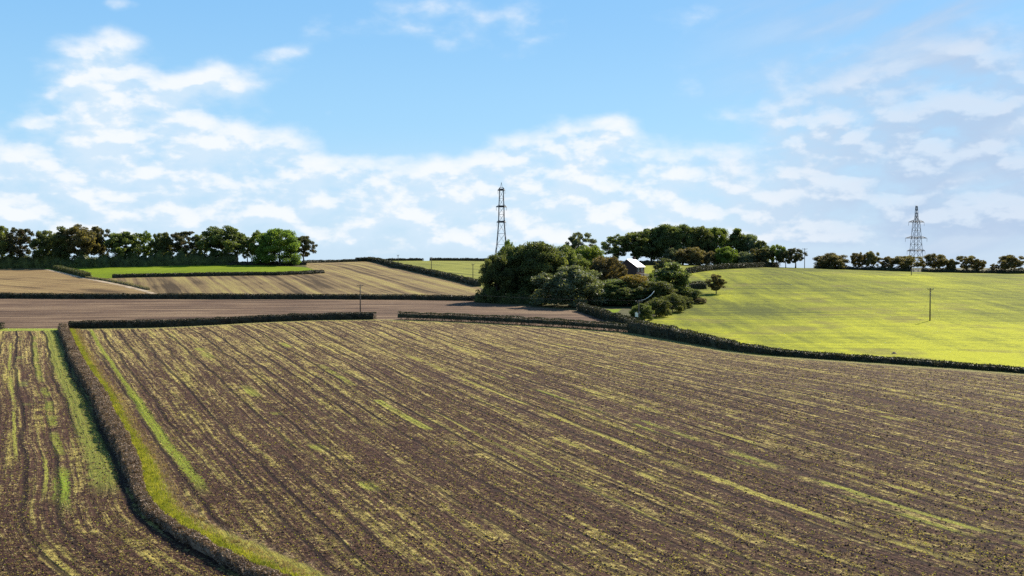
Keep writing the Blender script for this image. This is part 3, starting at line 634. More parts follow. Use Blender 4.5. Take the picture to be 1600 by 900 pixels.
def trunk_mesh(name, h, base, clumps, seed, r0, nl=9):
    rng = random.Random(seed); mb = MB()
    lean = (rng.uniform(-.04, .04), rng.uniform(-.04, .04)); top = base + (h-base)*.55
    pts = [(lean[0]*z + .12*sin(z*.7+seed), lean[1]*z + .12*cos(z*.6+seed), z) for z in np.linspace(-.4, top, 9)]
    mb.tube(pts, [r0*(1.35 if i == 0 else 1 - .8*i/8) for i in range(9)], 8)
    for k_ in range(min(nl, len(clumps))):
        c = clumps[rng.randrange(len(clumps))]; st = pts[rng.randrange(3, 8)]
        e = (c[0]*.92, c[1]*.92, max(c[2], st[2] + .3)); mdl = tuple((a+b)/2 + rng.uniform(-.4, .4) for a, b in zip(st, e)); mdl = (mdl[0], mdl[1], mdl[2] + .25)
        mb.tube([st, mdl, e], [r0*.42, r0*.25, r0*.08], 5)
        for q_ in range(2):
            e2 = (e[0]+rng.uniform(-1.5, 1.5), e[1]+rng.uniform(-1.5, 1.5), e[2]+rng.uniform(.2, 1.6)); mb.tube([mdl, e2], [r0*.18, r0*.04], 4)
    return mb.mesh(name, M['bark'], True)
PROTO = {}
def proto(kind, k_):
    key = (kind, k_)
    if key in PROTO: return PROTO[key]
    s = 100 + k_*17 + sum(map(ord, kind))
    P_ = dict(
      oak=dict(h=18, wd=17, base=2.2, leaf=.44, nleaf=18000, nclump=105, clump=.085),
      copse=dict(h=18, wd=16, base=.2, leaf=.34, nleaf=40000, nclump=190, clump=.10, full=1),
      airy=dict(h=18, wd=15, base=3.0, leaf=.36, nleaf=13000, nclump=90, clump=.075, airy=1),
      bush=dict(h=8, wd=10, base=.1, leaf=.24, nleaf=24000, nclump=150, clump=.10, full=1),
      round=dict(h=10, wd=11, base=1.0, leaf=.30, nleaf=12000, nclump=80, clump=.09),
      cone=dict(h=18, wd=9, base=1.5, leaf=.36, nleaf=12000, nclump=70, clump=.14, taper=.95),
      small=dict(h=8, wd=9, base=1.2, leaf=.24, nleaf=9000, nclump=60, clump=.085, airy=1),
      lone=dict(h=5.5, wd=5, base=.3, leaf=.14, nleaf=14000, nclump=80, clump=.10))[kind]
    me, cl_, cr = crown_mesh('crown', None, seed=s, **P_); me.materials.clear()
    tr = trunk_mesh('trunk', P_['h'], P_['base'], cl_, s, .028*P_['h'])
    zs = np.array([v.co[2] for v in me.vertices][::7]); xs_ = np.array([v.co[0] for v in me.vertices][::7])
    PROTO[key] = (me, tr, np.percentile(zs, 99.7), np.percentile(np.abs(xs_), 98.5)*2); return PROTO[key]
MESHC = {}
def tree(kind, k_, mat, px, top, wpx, Y, label, cat='tree', group=None, name=None, rot=None, sink=.0):
    me, tr, ph, pw = proto(kind, k_)
    key = (kind, k_, mat)
    if key not in MESHC: m2 = me.copy(); m2.materials.append(M[mat]); MESHC[key] = m2
    X = (px-800)/F*Y; z0 = float(zt(X, Y)); H_ = zray(px, top, Y) + CZ - z0; Wm = wpx/F*Y*(1.18 if group == TG else 1.15 if group == 'trees of the hilltop wood' else 1.06)
    root = empty(name or {'bush': 'bush', 'lone': 'bush'}.get(kind, 'tree'), (X, Y, z0 - sink), rot if rot is not None else (px*1.7) % 6.28)
    root.scale = (Wm/pw, Wm/pw, (H_+sink)/ph)
    link('trunk', tr, root); link('crown', MESHC[key], root)
    return tag(root, label, cat, group)

TG = 'trees of the left skyline row'
for i, (kind, k_, mat, px, top, wpx, Y, lb) in enumerate([
 ('oak', 0, 'leaf_dark', -4, 352, 38, 560, 'dark tree cut by the left edge of the picture, first of the skyline row'),
 ('airy', 0, 'leaf_airy', 29, 357, 42, 562, 'airy tree with sky showing through, second of the skyline row from the left edge'),
 ('oak', 1, 'leaf_dark', 72, 361, 34, 560, 'rounded green topped tree, third of the skyline row from the left edge'),
 ('cone', 0, 'leaf_dark', 96, 355, 24, 556, 'narrow dark upright tree left of the widest flat topped tree'),
 ('oak', 2, 'leaf_brown', 130, 353, 52, 560, 'widest flat topped tree of the skyline row, above the top of the track'),
 ('airy', 1, 'leaf_airy', 160, 358, 28, 566, 'thin tree just right of the widest flat topped tree'),
 ('oak', 3, 'leaf_dark', 196, 363, 42, 553, 'low dense dark tree behind the left end of the green pasture'),
 ('airy', 2, 'leaf_green', 226, 362, 30, 560, 'pale green thin tree right of the low dense dark tree'),
 ('oak', 1, 'leaf_dark', 249, 365, 20, 557, 'small tree squeezed between the pale green thin tree and a narrow dark one'),
 ('cone', 1, 'leaf_dark', 261, 364, 20, 552, 'narrow dark tree left of the flat topped airy tree over the pasture'),
 ('airy', 3, 'leaf_airy', 289, 362, 42, 555, 'flat topped airy tree above the middle of the green pasture'),
 ('airy', 0, 'leaf_dark', 315, 366, 28, 555, 'thin lower tree left of the tall dark domed tree'),
 ('oak', 0, 'leaf_dark', 354, 354, 54, 550, 'tall dark domed tree behind the horses, highest of the row there'),
 ('airy', 1, 'leaf_dark', 387, 371, 22, 552, 'small thin tree between the dark domed tree and the bright green one'),
 ('airy', 2, 'leaf_green', 405, 361, 34, 549, 'loose light green tree at the left shoulder of the big green tree'),
 ('copse', 0, 'leaf_green', 437, 359, 54, 545, 'big bright green tree with foliage down to the ground right of the horses'),
 ('airy', 3, 'leaf_airy', 475, 369, 30, 556, 'small round tree with a bare trunk at the right end of the skyline row')]):
    tree(kind, k_, mat, px, top, wpx, Y, lb, group=TG, rot=(2.4 if px == 475 else None))

CG = 'trees of the copse in the middle'
for (kind, k_, mat, px, top, wpx, Y, lb) in [
 ('small', 0, 'leaf_green', 795, 377, 27, 402, 'little round tree rising above the left top of the copse beside the lattice tower'),
 ('copse', 0, 'leaf_dark', 776, 400, 50, 360, 'dark tree forming the left end of the copse'),
 ('copse', 1, 'leaf_dark', 806, 385, 70, 368, 'dark tree with light green top next to the left end tree of the copse'),
 ('copse', 2, 'leaf_dark', 845, 380, 76, 362, 'largest dark dome of the copse behind the round silvery bush'),
 ('copse', 3, 'leaf_dark', 882, 385, 60, 370, 'dark tree between the largest dome and the light green crown of the copse'),
 ('copse', 0, 'leaf_green', 916, 386, 68, 385, 'yellow green crown at the top of the copse left of the house'),
 ('airy', 1, 'leaf_silver', 906, 364, 46, 470, 'pale airy round tree standing above and behind the copse'),
 ('copse', 1, 'leaf_brown', 948, 402, 60, 366, 'brownish tree of the copse just left of the house'),
 ('bush', 0, 'leaf_silver', 893, 417, 92, 337, 'big round silvery green bush at the front of the copse'),
 ('copse', 2, 'leaf_dark', 958, 437, 54, 340, 'low dark tree between the silvery bush and the golden tree'),
 ('copse', 3, 'leaf_gold', 990, 430, 58, 342, 'golden autumn tree below the house'),
 ('copse', 0, 'leaf_dark', 980, 450, 46, 334, 'dark green tree in front of the golden autumn tree'),
 ('airy', 0, 'leaf_green', 1027, 424, 38, 365, 'thin light green tree between the golden tree and the dark upright one'),
 ('cone', 0, 'leaf_dark', 1049, 411, 52, 345, 'dark upright tree right of the golden tree with undergrowth at its foot'),
 ('airy', 3, 'leaf_airy', 1040, 404, 40, 385, 'brown leaved thin tree behind the dark upright tree'),
 ('copse', 1, 'leaf_dark', 1024, 440, 62, 334, 'broad dark tree at the front of the copse behind the transformer pole'),
 ('bush', 1, 'leaf_dark', 1074, 450, 38, 342, 'round dark bush at the right end of the copse'),
 ('bush', 2, 'leaf_brown', 1094, 465, 20, 338, 'low brown bush on the bare bank at the far right of the copse'),
 ('bush', 1, 'leaf_brown', 935, 462, 40, 345, 'low brown bush between the silvery bush and the small grass corner'),
 ('bush', 0, 'leaf_dark', 755, 466, 24, 362, 'small dark bush at the left foot of the copse by the hedge corner')]:
    tree(kind, k_, mat, px, top, wpx, Y, lb, cat='bush' if kind == 'bush' else 'tree', group=CG)
for (px, by, top, wpx, k_, lb) in [(1003, 500, 475, 32, 0, 'dark bush at the foot of the copse directly right of the transformer'), (1026, 495, 466, 38, 1, 'largest dark bush along the pasture edge of the copse, right of the transformer pole'),
   (1051, 488, 459, 36, 2, 'dark bush at the foot of the dark upright tree by the pasture'), (1070, 481, 463, 22, 0, 'small dark bush between the round dark bush and the dark upright tree')]:
    tree('bush', k_, 'leaf_dark', px, top, wpx, G(px, by)[1], lb, cat='bush', group=CG)
tree('lone', 0, 'leaf_brown', 1119, 429, 25, 372, 'lone round brown bush standing on the pasture right of the copse', 'bush')
WG = 'trees of the hilltop wood'
for (kind, k_, mat, px, top, wpx, Y, lb) in [
 ('airy', 2, 'leaf_dark', 961, 367, 42, 552, 'open branched tree at the left end of the hilltop wood'),
 ('oak', 3, 'leaf_dark', 994, 363, 42, 556, 'dark tree of the hilltop wood right above the white house roof'),
 ('oak', 0, 'leaf_dark', 1018, 357, 40, 560, 'dark tree of the hilltop wood over the two bright gaps'),
 ('copse', 2, 'leaf_dark', 1041, 352, 40, 562, 'highest dark crown of the left half of the hilltop wood'),
 ('copse', 3, 'leaf_dark', 1067, 352, 40, 562, 'crown with a ragged tip in the middle of the hilltop wood'),
 ('copse', 1, 'leaf_dark', 1093, 355, 40, 562, 'broad dark crown of the hilltop wood right of the ragged one'),
 ('copse', 0, 'leaf_green', 1120, 357, 38, 566, 'yellow green crown of the hilltop wood left of the pointed dark tree'),
 ('cone', 1, 'leaf_dark', 1149, 358, 32, 560, 'pointed dark tree on the falling right side of the hilltop wood'),
 ('copse', 2, 'leaf_silver', 1173, 367, 26, 560, 'pale slender crown right of the pointed dark tree'),
 ('copse', 3, 'leaf_dark', 1188, 377, 26, 556, 'lower dark crown where the hilltop wood slopes down to the right'),
 ('bush', 0, 'leaf_silver', 1049, 388, 22, 545, 'small pale tree in front of the middle of the hilltop wood'),
 ('bush', 1, 'leaf_brown', 1080, 387, 38, 543, 'wide olive bush in front of the middle of the hilltop wood'),
 ('bush', 2, 'leaf_brown', 1112, 393, 20, 540, 'small brownish bush left of the round light olive one'),
 ('bush', 0, 'leaf_green', 1134, 386, 32, 538, 'round light olive bush in front of the hilltop wood'),
 ('bush', 1, 'leaf_silver', 1163, 394, 26, 537, 'grey green bush right of the round light olive one'),
 ('round', 0, 'leaf_airy', 1190, 388, 28, 537, 'rusty brown small tree near the right end of the hilltop wood'),
 ('round', 1, 'leaf_green', 1213, 383, 28, 540, 'small domed green tree at the right end of the hilltop wood'),
 ('small', 1, 'leaf_airy', 1228, 392, 20, 536, 'low rusty tree left of the open tree by the skyline pole'),
 ('airy', 0, 'leaf_airy', 1243, 388, 28, 536, 'open little tree with sky in its crown beside the skyline pole')]:
    tree(kind, k_, mat, px, top, wpx, Y, lb, cat='bush' if kind == 'bush' else 'tree', group=WG)
RG = 'small trees along the right ridge'
for (kind, k_, mat, px, top, wpx, Y, lb) in [
 ('bush', 0, 'leaf_brown', 1299, 396, 42, 536, 'dense flat topped bush at the left end of the right ridge row'),
 ('round', 0, 'leaf_brown', 1340, 395, 21, 537, 'small round tree, left one of the pair left of the pylon'),
 ('round', 1, 'leaf_brown', 1362, 393, 25, 537, 'taller round tree, right one of the pair left of the pylon'),
 ('small', 0, 'leaf_brown', 1385, 401, 22, 536, 'thin low tree between the round pair and the wide tree at the pylon'),
 ('round', 0, 'leaf_brown', 1413, 400, 40, 536, 'wide low tree directly left of the pylon legs'),
 ('round', 1, 'leaf_brown', 1461, 397, 40, 532, 'broad low tree directly right of the pylon legs'),
 ('bush', 1, 'leaf_brown', 1486, 405, 15, 531, 'tiny dense tree right of the broad low tree by the pylon'),
 ('small', 1, 'leaf_brown', 1510, 400, 28, 530, 'round tree standing over a small gap in the right ridge row'),
 ('round', 0, 'leaf_brown', 1529, 406, 19, 530, 'low tree leaning against the round tree over the gap'),
 ('small', 2, 'leaf_brown', 1553, 412, 13, 527, 'smallest scrubby tree left of the last wide tree'),
 ('round', 1, 'leaf_brown', 1580, 399, 42, 526, 'last wide tree of the ridge row near the right edge')]:
    tree(kind, k_, mat, px, top, wpx, Y, lb, cat='bush' if kind == 'bush' else 'tree', group=RG)

# ------------------------------------------------------------------ grass tufts on the verge and along the streaks
def tufts(name, pts, hgt, wid, mats, label, seed, per=5, cat='grass'):
    rng = np.random.RandomState(seed); n = len(pts); P_ = np.repeat(pts, per, 0) + rng.normal(size=(n*per, 2))*.10
    z = zt(P_[:, 0], P_[:, 1]); b0 = np.c_[P_, z - .02]; m_ = len(P_); a = rng.random(m_)*2*pi; hh = hgt*(.5 + rng.random(m_))
    side = np.c_[np.cos(a), np.sin(a), np.zeros(m_)]*(wid*(.6+.8*rng.random(m_)))[:, None]*.5
    ln = rng.normal(size=(m_, 2))*.35; tp = b0 + np.c_[ln*hh[:, None], hh]
    V = np.stack([b0-side, b0+side, tp+side*.25, tp-side*.25], 1).reshape(-1, 3)
    mi = rng.randint(0, len(mats), m_)
    o = link(name, np_mesh(name, V, np.arange(m_*4).reshape(m_, 4), mats, False, mi)); return tag(o, label, cat, kind='stuff')
Lh = smoothline(HL, 1.0, 3); dd_ = np.gradient(Lh, axis=0); nn_ = np.c_[dd_[:, 1], -dd_[:, 0]]; nn_ /= np.linalg.norm(nn_, axis=1)[:, None]
sgn = 1 if (Lh[len(Lh)//2] + nn_[len(Lh)//2]*5)[0] > Lh[len(Lh)//2][0] else -1
def along(n, o0, o1, seed):
    rng = np.random.RandomState(seed); i = rng.randint(0, len(Lh), n); f = o0 + (o1-o0)*rng.random(n)
    return Lh[i] + nn_[i]*sgn*f[:, None] + rng.normal(size=(n, 2))*.35
tufts('verge_grass', along(20000, .8, 2.2, 31), .22, .06, [M['grass_blade']], 'bright green grass growing on the verge beside the brown hedge', 31)
tufts('dry_grass', along(3500, 2.2, 3.6, 32), .18, .06, [M['straw_blade']], 'dry straw coloured grass between the green verge and the ploughed soil', 32)

# clods of soil and straw litter on the ploughed ground, denser towards the near side
M['clod'] = plain('clod_soil', (.095, .055, .036), .95, 0, .1, .5)
def scatter(n, y0, y1, seed, power=1.5):
    rng = np.random.RandomState(seed); Y = y0 + (y1-y0)*rng.random(n)**power; X = Y*(rng.random(n)*1.12 - .56)
    dh = dist_line(X, Y, HL[::3]); keep = (dh > 4.6) | ((X < np.interp(Y, [p[1] for p in HL[::-1]], [p[0] for p in HL[::-1]])) & (dh > 1.6))
    lim = np.minimum(np.interp(X/Y, AC, [258, 258, 268, 276, 270, 250, 203, 187, 176]), 400); keep &= Y < lim
    X, Y = X[keep], Y[keep]; u_ = rowu(X, Y); k_ = rng.random(len(X)) < .55 + .45*vnoise(u_*.9 + .3*vnoise(Y*.05), 3) + .25*vnoise(u_*.31, 8)
    return X[k_], Y[k_], u_[k_], rng
X_, Y_, u__, rng = scatter(60000, 74, 190, 41)
n_ = len(X_); oc = np.array([(1,0,0),(0,1,0),(-1,0,0),(0,-1,0),(0,0,1),(0,0,-.6)], float)
of = np.array([(0,1,4),(1,2,4),(2,3,4),(3,0,4),(1,0,5),(2,1,5),(3,2,5),(0,3,5)])
sz = (.04 + .10*rng.random(n_)**3)[:, None, None]*np.array([1.2, 1, .75]); an = rng.random(n_)*2*pi
vv = oc[None]*sz*(.7 + .6*rng.random((n_, 6, 1)))
vx = vv[..., 0]*np.cos(an)[:, None] - vv[..., 1]*np.sin(an)[:, None]; vy = vv[..., 0]*np.sin(an)[:, None] + vv[..., 1]*np.cos(an)[:, None]
VV = np.stack([vx + X_[:, None], vy + Y_[:, None], vv[..., 2] + zt(X_, Y_)[:, None] + .03], -1).reshape(-1, 3)
FF = (of[None] + (np.arange(n_)*6)[:, None, None]).reshape(-1, 3)
tag(link('soil_clods', np_mesh('soil_clods', VV, FF, M['clod'])), 'loose brown clods of soil scattered over the near ploughed ground', 'soil', kind='stuff')
X_, Y_, u__, rng = scatter(110000, 74, 240, 43, 1.3)
tufts('straw_litter', np.c_[X_, Y_], .07, .18, [M['straw_blade']]*5 + [M['grass_blade']], 'pale straw and small weeds littering the ploughed ground', 44, per=2)

# ------------------------------------------------------------------ poles, wires, pylons
M['wood'] = plain('pole_wood', (.09, .075, .055), .8)
M['steel'] = plain('galvanised_steel', (.16, .17, .18), .55, .5)
M['steel_dark'] = plain('weathered_steel', (.075, .078, .085), .6, .3)
M['ceramic'] = plain('insulator_ceramic', (.25, .2, .17), .3, 0, .5)
M['wire'] = plain('wire_metal', (.05, .05, .05), .8, 0)
M['white_box'] = plain('pale_enamel', (.62, .66, .66), .4, 0, .5, .05)
TOPS = {}
def pole(px, base_py, top_py, label, key, Y=None, arms=1, arm_rz=0.0, stays=0, armw=2.4, group='wooden electricity poles'):
    X, Yv = (G(px, base_py) if Y is None else GA(px, Y)); z0 = float(zt(X, Yv)); h = zray(px, top_py, Yv) + CZ - z0
    root = empty('utility_pole', (X, Yv, z0)); tag(root, label, 'utility pole', group)
    MB().tube([(0,0,-.5), (0,0,h*.5), (0,0,h)], [.19, .16, .13], 12).build('post', M['wood'], root, smooth=True)
    tips = []
    for a in range(arms):
        z = h - .35 - a*1.5; ca, sa = cos(arm_rz), sin(arm_rz)
        ar = MB().box((0, -.19, z), (armw, .13, .16), 0); ar.bar((-.6, -.16, z-.05), (0, -.12, z-.75), .05); ar.bar((.6, -.16, z-.05), (0, -.12, z-.75), .05)
        arm = ar.build('crossarm', M['wood'], root); arm.rotation_euler = (0, 0, arm_rz)
        for s in (-.45, 0, .45):
            ins = MB().tube([(s*armw, -.19, z+.08), (s*armw, -.19, z+.16), (s*armw, -.19, z+.2), (s*armw, -.19, z+.3), (s*armw, -.19, z+.38)], [.03, .09, .05, .09, .04], 8)
            ins.build('insulator', M['ceramic'], arm, smooth=True)
            x_, y_ = s*armw, -.19
            if a == 0: tips.append((X + x_*ca - y_*sa, Yv + x_*sa + y_*ca, z0 + z + .38))
    if stays:
        for (dx, dy) in [(-3.6, -2.0), (3.4, .8)][:stays]:
            gx, gy = X+dx, Yv+dy; gz = float(zt(gx, gy)) - z0
            MB().tube([(0, 0, h-1.0), (dx, dy, gz)], .014, 5).build('stay_wire', M['wire'], root)
    TOPS[key] = tips; return root
pole(563, 492, 444.5, 'bare wooden pole with one crossarm behind the hedge left of the gateway', 'a', armw=1.9)
pole(1453, 501, 450, 'dark pole standing alone in the yellow green pasture', 'b', stays=2, armw=1.7)
pT = pole(998, 503, 469.5, 'pole carrying a pale transformer box at the corner of the copse', 'c', armw=1.9)
pole(1257, 416.5, 388, 'pole with two crossarms on the skyline beside the open little tree', 'd', Y=531, arms=2, armw=2.6)
pole(1424, 430, 421.5, 'short post far up the pasture below the pylon', 'e', armw=.9)
pole(674, 421.5, 401.5, 'thin pole in the olive pasture, left of the gap in the skyline hedge', 'f', armw=1.3)
pole(739, 437.5, 412, 'thin pole in the olive pasture close to the copse', 'g', armw=1.3)
pole(622, 411.5, 398, 'thin pole at the top of the diagonal hedge', 'h', armw=1.3)
# transformer, bracket and the bright conductor loop on the copse pole
MB().box((-.62, -.35, 1.9), (.75, .6, 1.0)).box((-.62, -.35, 2.44), (.85, .7, .08)).tube([(-.62, -.35, 2.48), (-.62, -.35, 2.75)], .06, 6).build('transformer', M['white_box'], pT)
MB().box((-.3, -.2, 1.5), (.7, .1, .1)).build('bracket', M['steel'], pT)
MB().box((.22, -.2, 2.5), (.3, .22, .5)).build('fuse_box', M['steel'], pT)
def wire(a, b, sag, r, label, mat='wire', name='overhead_wire', group='overhead wires'):
    a = np.array(a); b = np.array(b); n = 24; P_ = [a + (b-a)*t - np.array([0, 0, sag*4*t*(1-t)]) for t in np.linspace(0, 1, n)]
    o0 = tuple(a); P_ = [tuple(p - a) for p in P_]
    return tag(MB().tube(P_, r, 5).build(name, M[mat], None, o0, True), label, 'wire', group)
for i, nm in enumerate(['left', 'middle', 'right']):
    WR = .007
    wire(TOPS['a'][i], TOPS['c'][i], 1.2, WR, f'{nm} wire between the gateway pole and the transformer pole')
    wire(TOPS['c'][i], TOPS['b'][i], 1.8, WR, f'{nm} wire between the transformer pole and the lone pasture pole')
    e_ = (TOPS['b'][i][0] + 90, TOPS['b'][i][1] + 12, float(zt(TOPS['b'][i][0]+90, TOPS['b'][i][1]+12)) + 8.5)
    wire(TOPS['b'][i], e_, 1.2, WR, f'{nm} wire leaving the lone pasture pole towards the right edge')
c0 = TOPS['c'][1]; Yc0 = c0[1]
arc = [(998,469.5),(1004,469),(1010,467),(1016,463),(1020,459.5),(1023.5,455)]
ap = [np.array([(x-800)/F*(Yc0), Yc0 + .3*i, zray(x, y, Yc0) + CZ]) for i, (x, y) in enumerate(arc)]
a0 = ap[0]; tag(MB().tube([tuple(p-a0) for p in ap], [.03, .045, .06, .09, .10, .08], 6).build('sagging_cable', M['white_box'], None, tuple(a0), True), 'bright sunlit cable curving up to the right from the transformer pole', 'cable')

def lattice(mb, levels, t_leg, t_br, xb=1):
    """levels: (z, half width); four legs with crossed bracing"""
    for (z0, w0), (z1, w1) in zip(levels[:-1], levels[1:]):
        c0_ = [(-w0,-w0,z0),(w0,-w0,z0),(w0,w0,z0),(-w0,w0,z0)]; c1_ = [(-w1,-w1,z1),(w1,-w1,z1),(w1,w1,z1),(-w1,w1,z1)]
        for k_ in range(4):
            mb.bar(c0_[k_], c1_[k_], t_leg); j = (k_+1) % 4
            mb.bar(c0_[k_], c1_[j], t_br); mb.bar(c0_[j], c1_[k_], t_br); mb.bar(c1_[k_], c1_[j], t_br)
def pylon(px, Y, top_py, label, arms, prof, rz, mat, tl=.32, tb=.17, band=0.0, name='pylon', base_z=None):
    X, Yv = GA(px, Y); z0 = float(zt(X, Yv)); top = zray(px, top_py, Y) + CZ; h = top - z0
    root = empty(name, (X, Yv, z0), rz); tag(root, label, 'pylon', 'steel lattice towers')
    ps = lambda py: zray(px, py, Y) + CZ - z0
    lv = [(ps(py) if py else 0, wpx/F*Y/2) for py, wpx in prof]
    body = MB(); lattice(body, lv, tl, tb); body.build('lattice_body', mat, root)
    for k_, (sx, sy) in enumerate([(-1,-1),(1,-1),(1,1),(-1,1)]): MB().box((sx*lv[0][1], sy*lv[0][1], .1), (1.2, 1.2, 1.0)).build('footing', M['steel'], root)
    for (py, hwpx) in arms:
        z = ps(py); hw = hwpx/F*Y; wb = np.interp(z, [l[0] for l in lv], [l[1] for l in lv]); up = 1.5
        a = MB()
        for s in (-1, 1):
            tip = (s*hw, 0, z)
            for yy in (-wb, wb):
                a.bar((s*wb, yy, z), tip, max(tb*1.5, band*.9)); a.bar((s*wb, yy, z+up), tip, tb*1.5)
                for f in (.25, .55): a.bar((s*(wb+(hw-wb)*f), yy*(1-f), z), (s*(wb+(hw-wb)*f), yy*(1-f), z+up*(1-f)), tb*.8)
        for yy in (-wb, wb): a.bar((-wb, yy, z), (wb, yy, z), max(tb*1.6, band)); a.bar((-wb, yy, z+up*.4), (wb, yy, z+up*.4), max(tb, band*.7))
        for s in (-1, 1): a.bar((s*wb, -wb, z), (s*wb, wb, z), max(tb*1.6, band))
        arm = a.build('crossarm', mat, root)
        for s in (-1, 1):
            q_ = MB().tube([(s*hw, 0, z), (s*hw, 0, z-.4)] + [(s*hw, 0, z-.4-.2*j) for j in range(1, 13)], [.05, .05] + [.13 if j % 2 else .07 for j in range(1, 13)], 8)
            q_.build('insulator', M['ceramic'], arm)
    return root
M['pylon_steel'] = plain('pylon_steel', (.13, .135, .14), .7, .2)
py1 = pylon(1431, 770, 321.5, 'grey pylon with three pairs of arms on the right ridge', [(347, 13), (372, 18), (392, 15)],
      [(0, 19), (424, 17), (408, 15.3), (392, 13.3), (382, 12.2), (372, 11), (360, 9.4), (347, 7.6), (340, 3)], R(8), M['pylon_steel'], .34, .17, band=.42)
sp = MB(); zz0 = zray(1431, 341, 770) - zray(1431, 321.5, 770)
hT = zray(1431, 321.5, 770) + CZ - py1.location.z
lattice(sp, [(hT+zz0, .9), (hT+zz0*.5, .75), (hT, .5)], .3, .18); sp.build('peak', M['steel'], py1)
py2 = pylon(783.5, 720, 285, 'slim dark lattice tower seen end on behind the left end of the copse', [(297, 5.5), (323, 8), (347, 7)],
      [(0, 26), (401, 19.5), (382, 14), (365, 11.5), (347, 8.6), (335, 8.2), (323, 7.8), (310, 6.6), (297, 6.2), (293, 5.2)], R(6), M['steel_dark'], .34, .11, band=.7)
hT = zray(783.5, 285, 720) + CZ - py2.location.z
MB().bar((-.6, 0, hT-3.5), (0, 0, hT), .2).bar((.6, 0, hT-3.5), (0, 0, hT), .2).build('peak', M['steel_dark'], py2)

# ------------------------------------------------------------------ the house
M['render_wall'] = plain('dark_stone_wall', (.065, .038, .03), .9)
M['slate'] = plain('pale_roof_sheet', (.58, .53, .50), .45, 0, .5, .08)
M['glass'] = plain('window_glass', (.10, .12, .14), .15, 0, .8)
M['frame_white'] = plain('white_frame', (.7, .7, .68), .5)
hx, hy = GA(986, 432); hz = float(zt(hx, hy))
house = empty('farmhouse', (hx, hy, hz), R(-30)); tag(house, 'dark stone farmhouse with a bright pale roof showing above the golden tree', 'house')
zr = zray(973, 405.5, 432) + CZ - hz; ze = zr - 3.0; hw_, ln_ = 4.3, 4.2
# local x: across (gable faces -y), ridge along y
wl = MB().poly([(-hw_,-ln_,-.5),(hw_,-ln_,-.5),(hw_,-ln_,ze),(0,-ln_,zr-.15),(-hw_,-ln_,ze),(-hw_,ln_,-.5),(hw_,ln_,-.5),(hw_,ln_,ze),(0,ln_,zr-.15),(-hw_,ln_,ze)],
   [(0,1,2,3,4),(9,8,7,6,5),(1,6,7,2),(5,0,4,9)])
wl.build('wall', M['render_wall'], house)
rf = MB()
for s in (-1, 1):
    rf.poly([(0,-ln_-.3,zr),(s*(hw_+.4),-ln_-.3,ze-.28),(s*(hw_+.4),ln_+.3,ze-.28),(0,ln_+.3,zr),(0,-ln_-.3,zr+.18),(s*(hw_+.4),-ln_-.3,ze-.10),(s*(hw_+.4),ln_+.3,ze-.10),(0,ln_+.3,zr+.18)],
        [(0,1,2,3),(7,6,5,4),(0,4,5,1),(1,5,6,2),(2,6,7,3)])
rfo = rf.build('roof', M['slate'], house)
MB().box((0, ln_-.9, zr+.4), (.8, .8, 1.4)).build('chimney', M['render_wall'], rfo)
for (yy, zz_) in [(-2.2, ze-1.3), (1.6, ze-1.3), (-2.2, 1.3), (1.6, 1.3)]:
    wn = MB().box((hw_+.03, yy, zz_), (.08, 1.5, 1.4)).build('window', M['frame_white'], house)
    for s in (-.36, .36): MB().box((hw_+.075, yy+s, zz_), (.03, .62, 1.2)).build('pane', M['glass'], wn)
MB().box((hw_+1.1, -.4, ze-3.0), (2.2, 2.6, .12)).build('porch_roof', M['slate'], house)

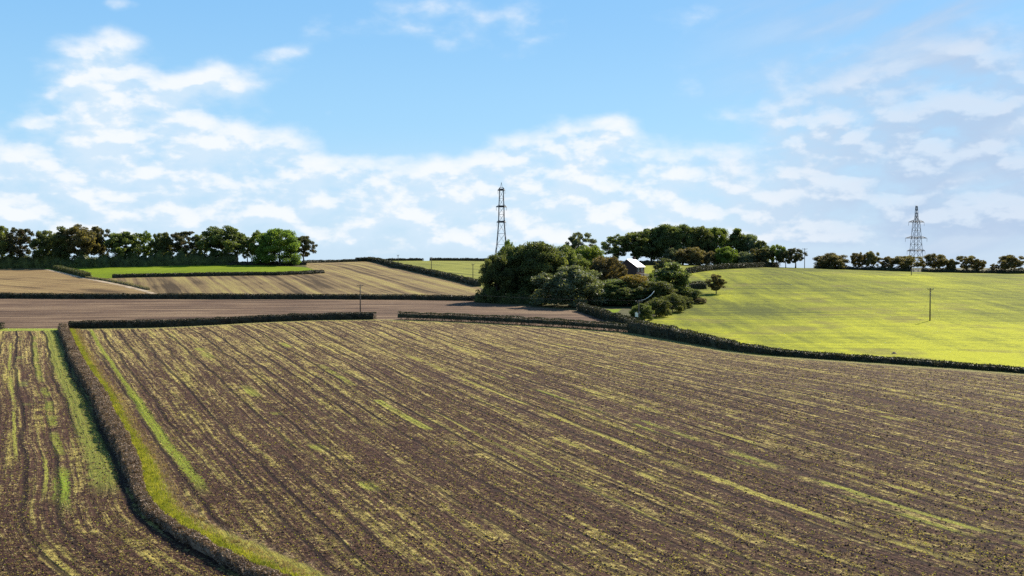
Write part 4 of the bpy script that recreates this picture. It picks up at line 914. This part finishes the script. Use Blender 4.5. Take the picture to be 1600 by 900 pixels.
# ------------------------------------------------------------------ two horses on the green pasture
M['coat'] = plain('dark_horse_coat', (.03, .022, .018), .6)
M['hair'] = plain('horse_hair', (.012, .01, .01), .8)
def horse(px, Y, rz, label, graze=True, sc=1.0):
    X, Yv = GA(px, Y); z0 = float(zt(X, Yv)); root = empty('horse', (X, Yv, z0), rz); root.scale = (sc, sc, sc); tag(root, label, 'horse')
    V = []; E = []; Rd = []
    def add(p, r, par=None):
        V.append(p); Rd.append(r)
        if par is not None: E.append((par, len(V)-1))
        return len(V)-1
    hip = add((-.62,0,1.22), (.30,.34)); a = add((-.2,0,1.12), (.31,.36), hip); b = add((.25,0,1.12), (.30,.36), a); ch = add((.6,0,1.2), (.24,.34), b)
    if graze: nk = add((.95,0,1.05), (.14,.24), ch); n2 = add((1.25,0,.72), (.11,.17), nk); hd = add((1.38,0,.42), (.11,.15), n2); mz = add((1.36,0,.12), (.07,.08), hd)
    else: nk = add((.88,0,1.5), (.13,.24), ch); n2 = add((1.1,0,1.8), (.11,.16), nk); hd = add((1.3,0,1.8), (.11,.15), n2); mz = add((1.6,0,1.58), (.07,.08), hd)
    for s in (-1, 1):
        sh = add((.58, s*.17, .95), (.13,.15), ch); kn = add((.62, s*.17, .52), (.07,.07), sh); ft = add((.60, s*.17, .14), (.045,.045), kn); add((.66, s*.17, .03), (.065,.065), ft)
        th = add((-.66, s*.18, .98), (.17,.2), hip); st = add((-.55, s*.18, .72), (.11,.12), th); hk = add((-.82, s*.18, .5), (.06,.07), st); ft = add((-.74, s*.18, .13), (.045,.045), hk); add((-.68, s*.18, .03), (.065,.065), ft)
    me = bpy.data.meshes.new('body'); me.from_pydata(V, E, []); me.materials.append(M['coat']); o = link('body', me, root)
    md = o.modifiers.new('skin', 'SKIN'); md.use_smooth_shade = True
    for i, r in enumerate(Rd): me.skin_vertices[0].data[i].radius = r
    me.skin_vertices[0].data[0].use_root = True
    sb = o.modifiers.new('sub', 'SUBSURF'); sb.levels = 1; sb.render_levels = 1
    MB().tube([(-.88,0,1.25), (-1.05,0,1.0), (-1.04,0,.55)], [.06,.09,.03], 6).build('tail', M['hair'], root, smooth=True)
    nkp = [(.68,0,1.52), (1.0,0,1.28), (1.32,0,.86)] if graze else [(.72,0,1.6), (.93,0,1.85), (1.1,0,1.98)]
    MB().tube(nkp, [.05,.07,.05], 6).build('mane', M['hair'], root, smooth=True)
horse(358, 527, R(10), 'dark horse grazing on the green pasture, the left one of two')
horse(382, 526, R(172), 'dark horse on the green pasture, the right one of two', True, 1.05)

# ------------------------------------------------------------------ small earth mounds on the pasture
M['earth'] = simple_field_mat('mound_earth', (.12, .08, .05), (.24, .17, .11), (.3, .22, .14), 0, (2, 2), .1)
def mound(px, py, r, h, label):
    X, Yv = G(px, py); z0 = float(zt(X, Yv)); V = []; nr_, na = 5, 14
    rng = random.Random(int(px))
    for i in range(nr_):
        for j in range(na):
            f = i/(nr_-1); a = 2*pi*j/na; rr = r*(f + .02)*(1 + rng.uniform(-.12, .12)); V.append((rr*cos(a), rr*sin(a), h*(cos(f*pi/2)**1.2)*(1+rng.uniform(-.1, .1)) - .04 + float(zt(X+rr*cos(a), Yv+rr*sin(a))) - z0))
    Fs = [(i*na+j, i*na+(j+1) % na, (i+1)*na+(j+1) % na, (i+1)*na+j) for i in range(nr_-1) for j in range(na)] + [tuple(range(na))[::-1]]
    tag(MB().poly(V, Fs).build('earth_mound', M['earth'], None, (X, Yv, z0), True), label, 'mound')
mound(1397, 552.5, .55, .4, 'small brown earth mound in the lower part of the pasture')
print('faces', sum(len(o.data.polygons) for o in SC.objects if o.type == 'MESH'))
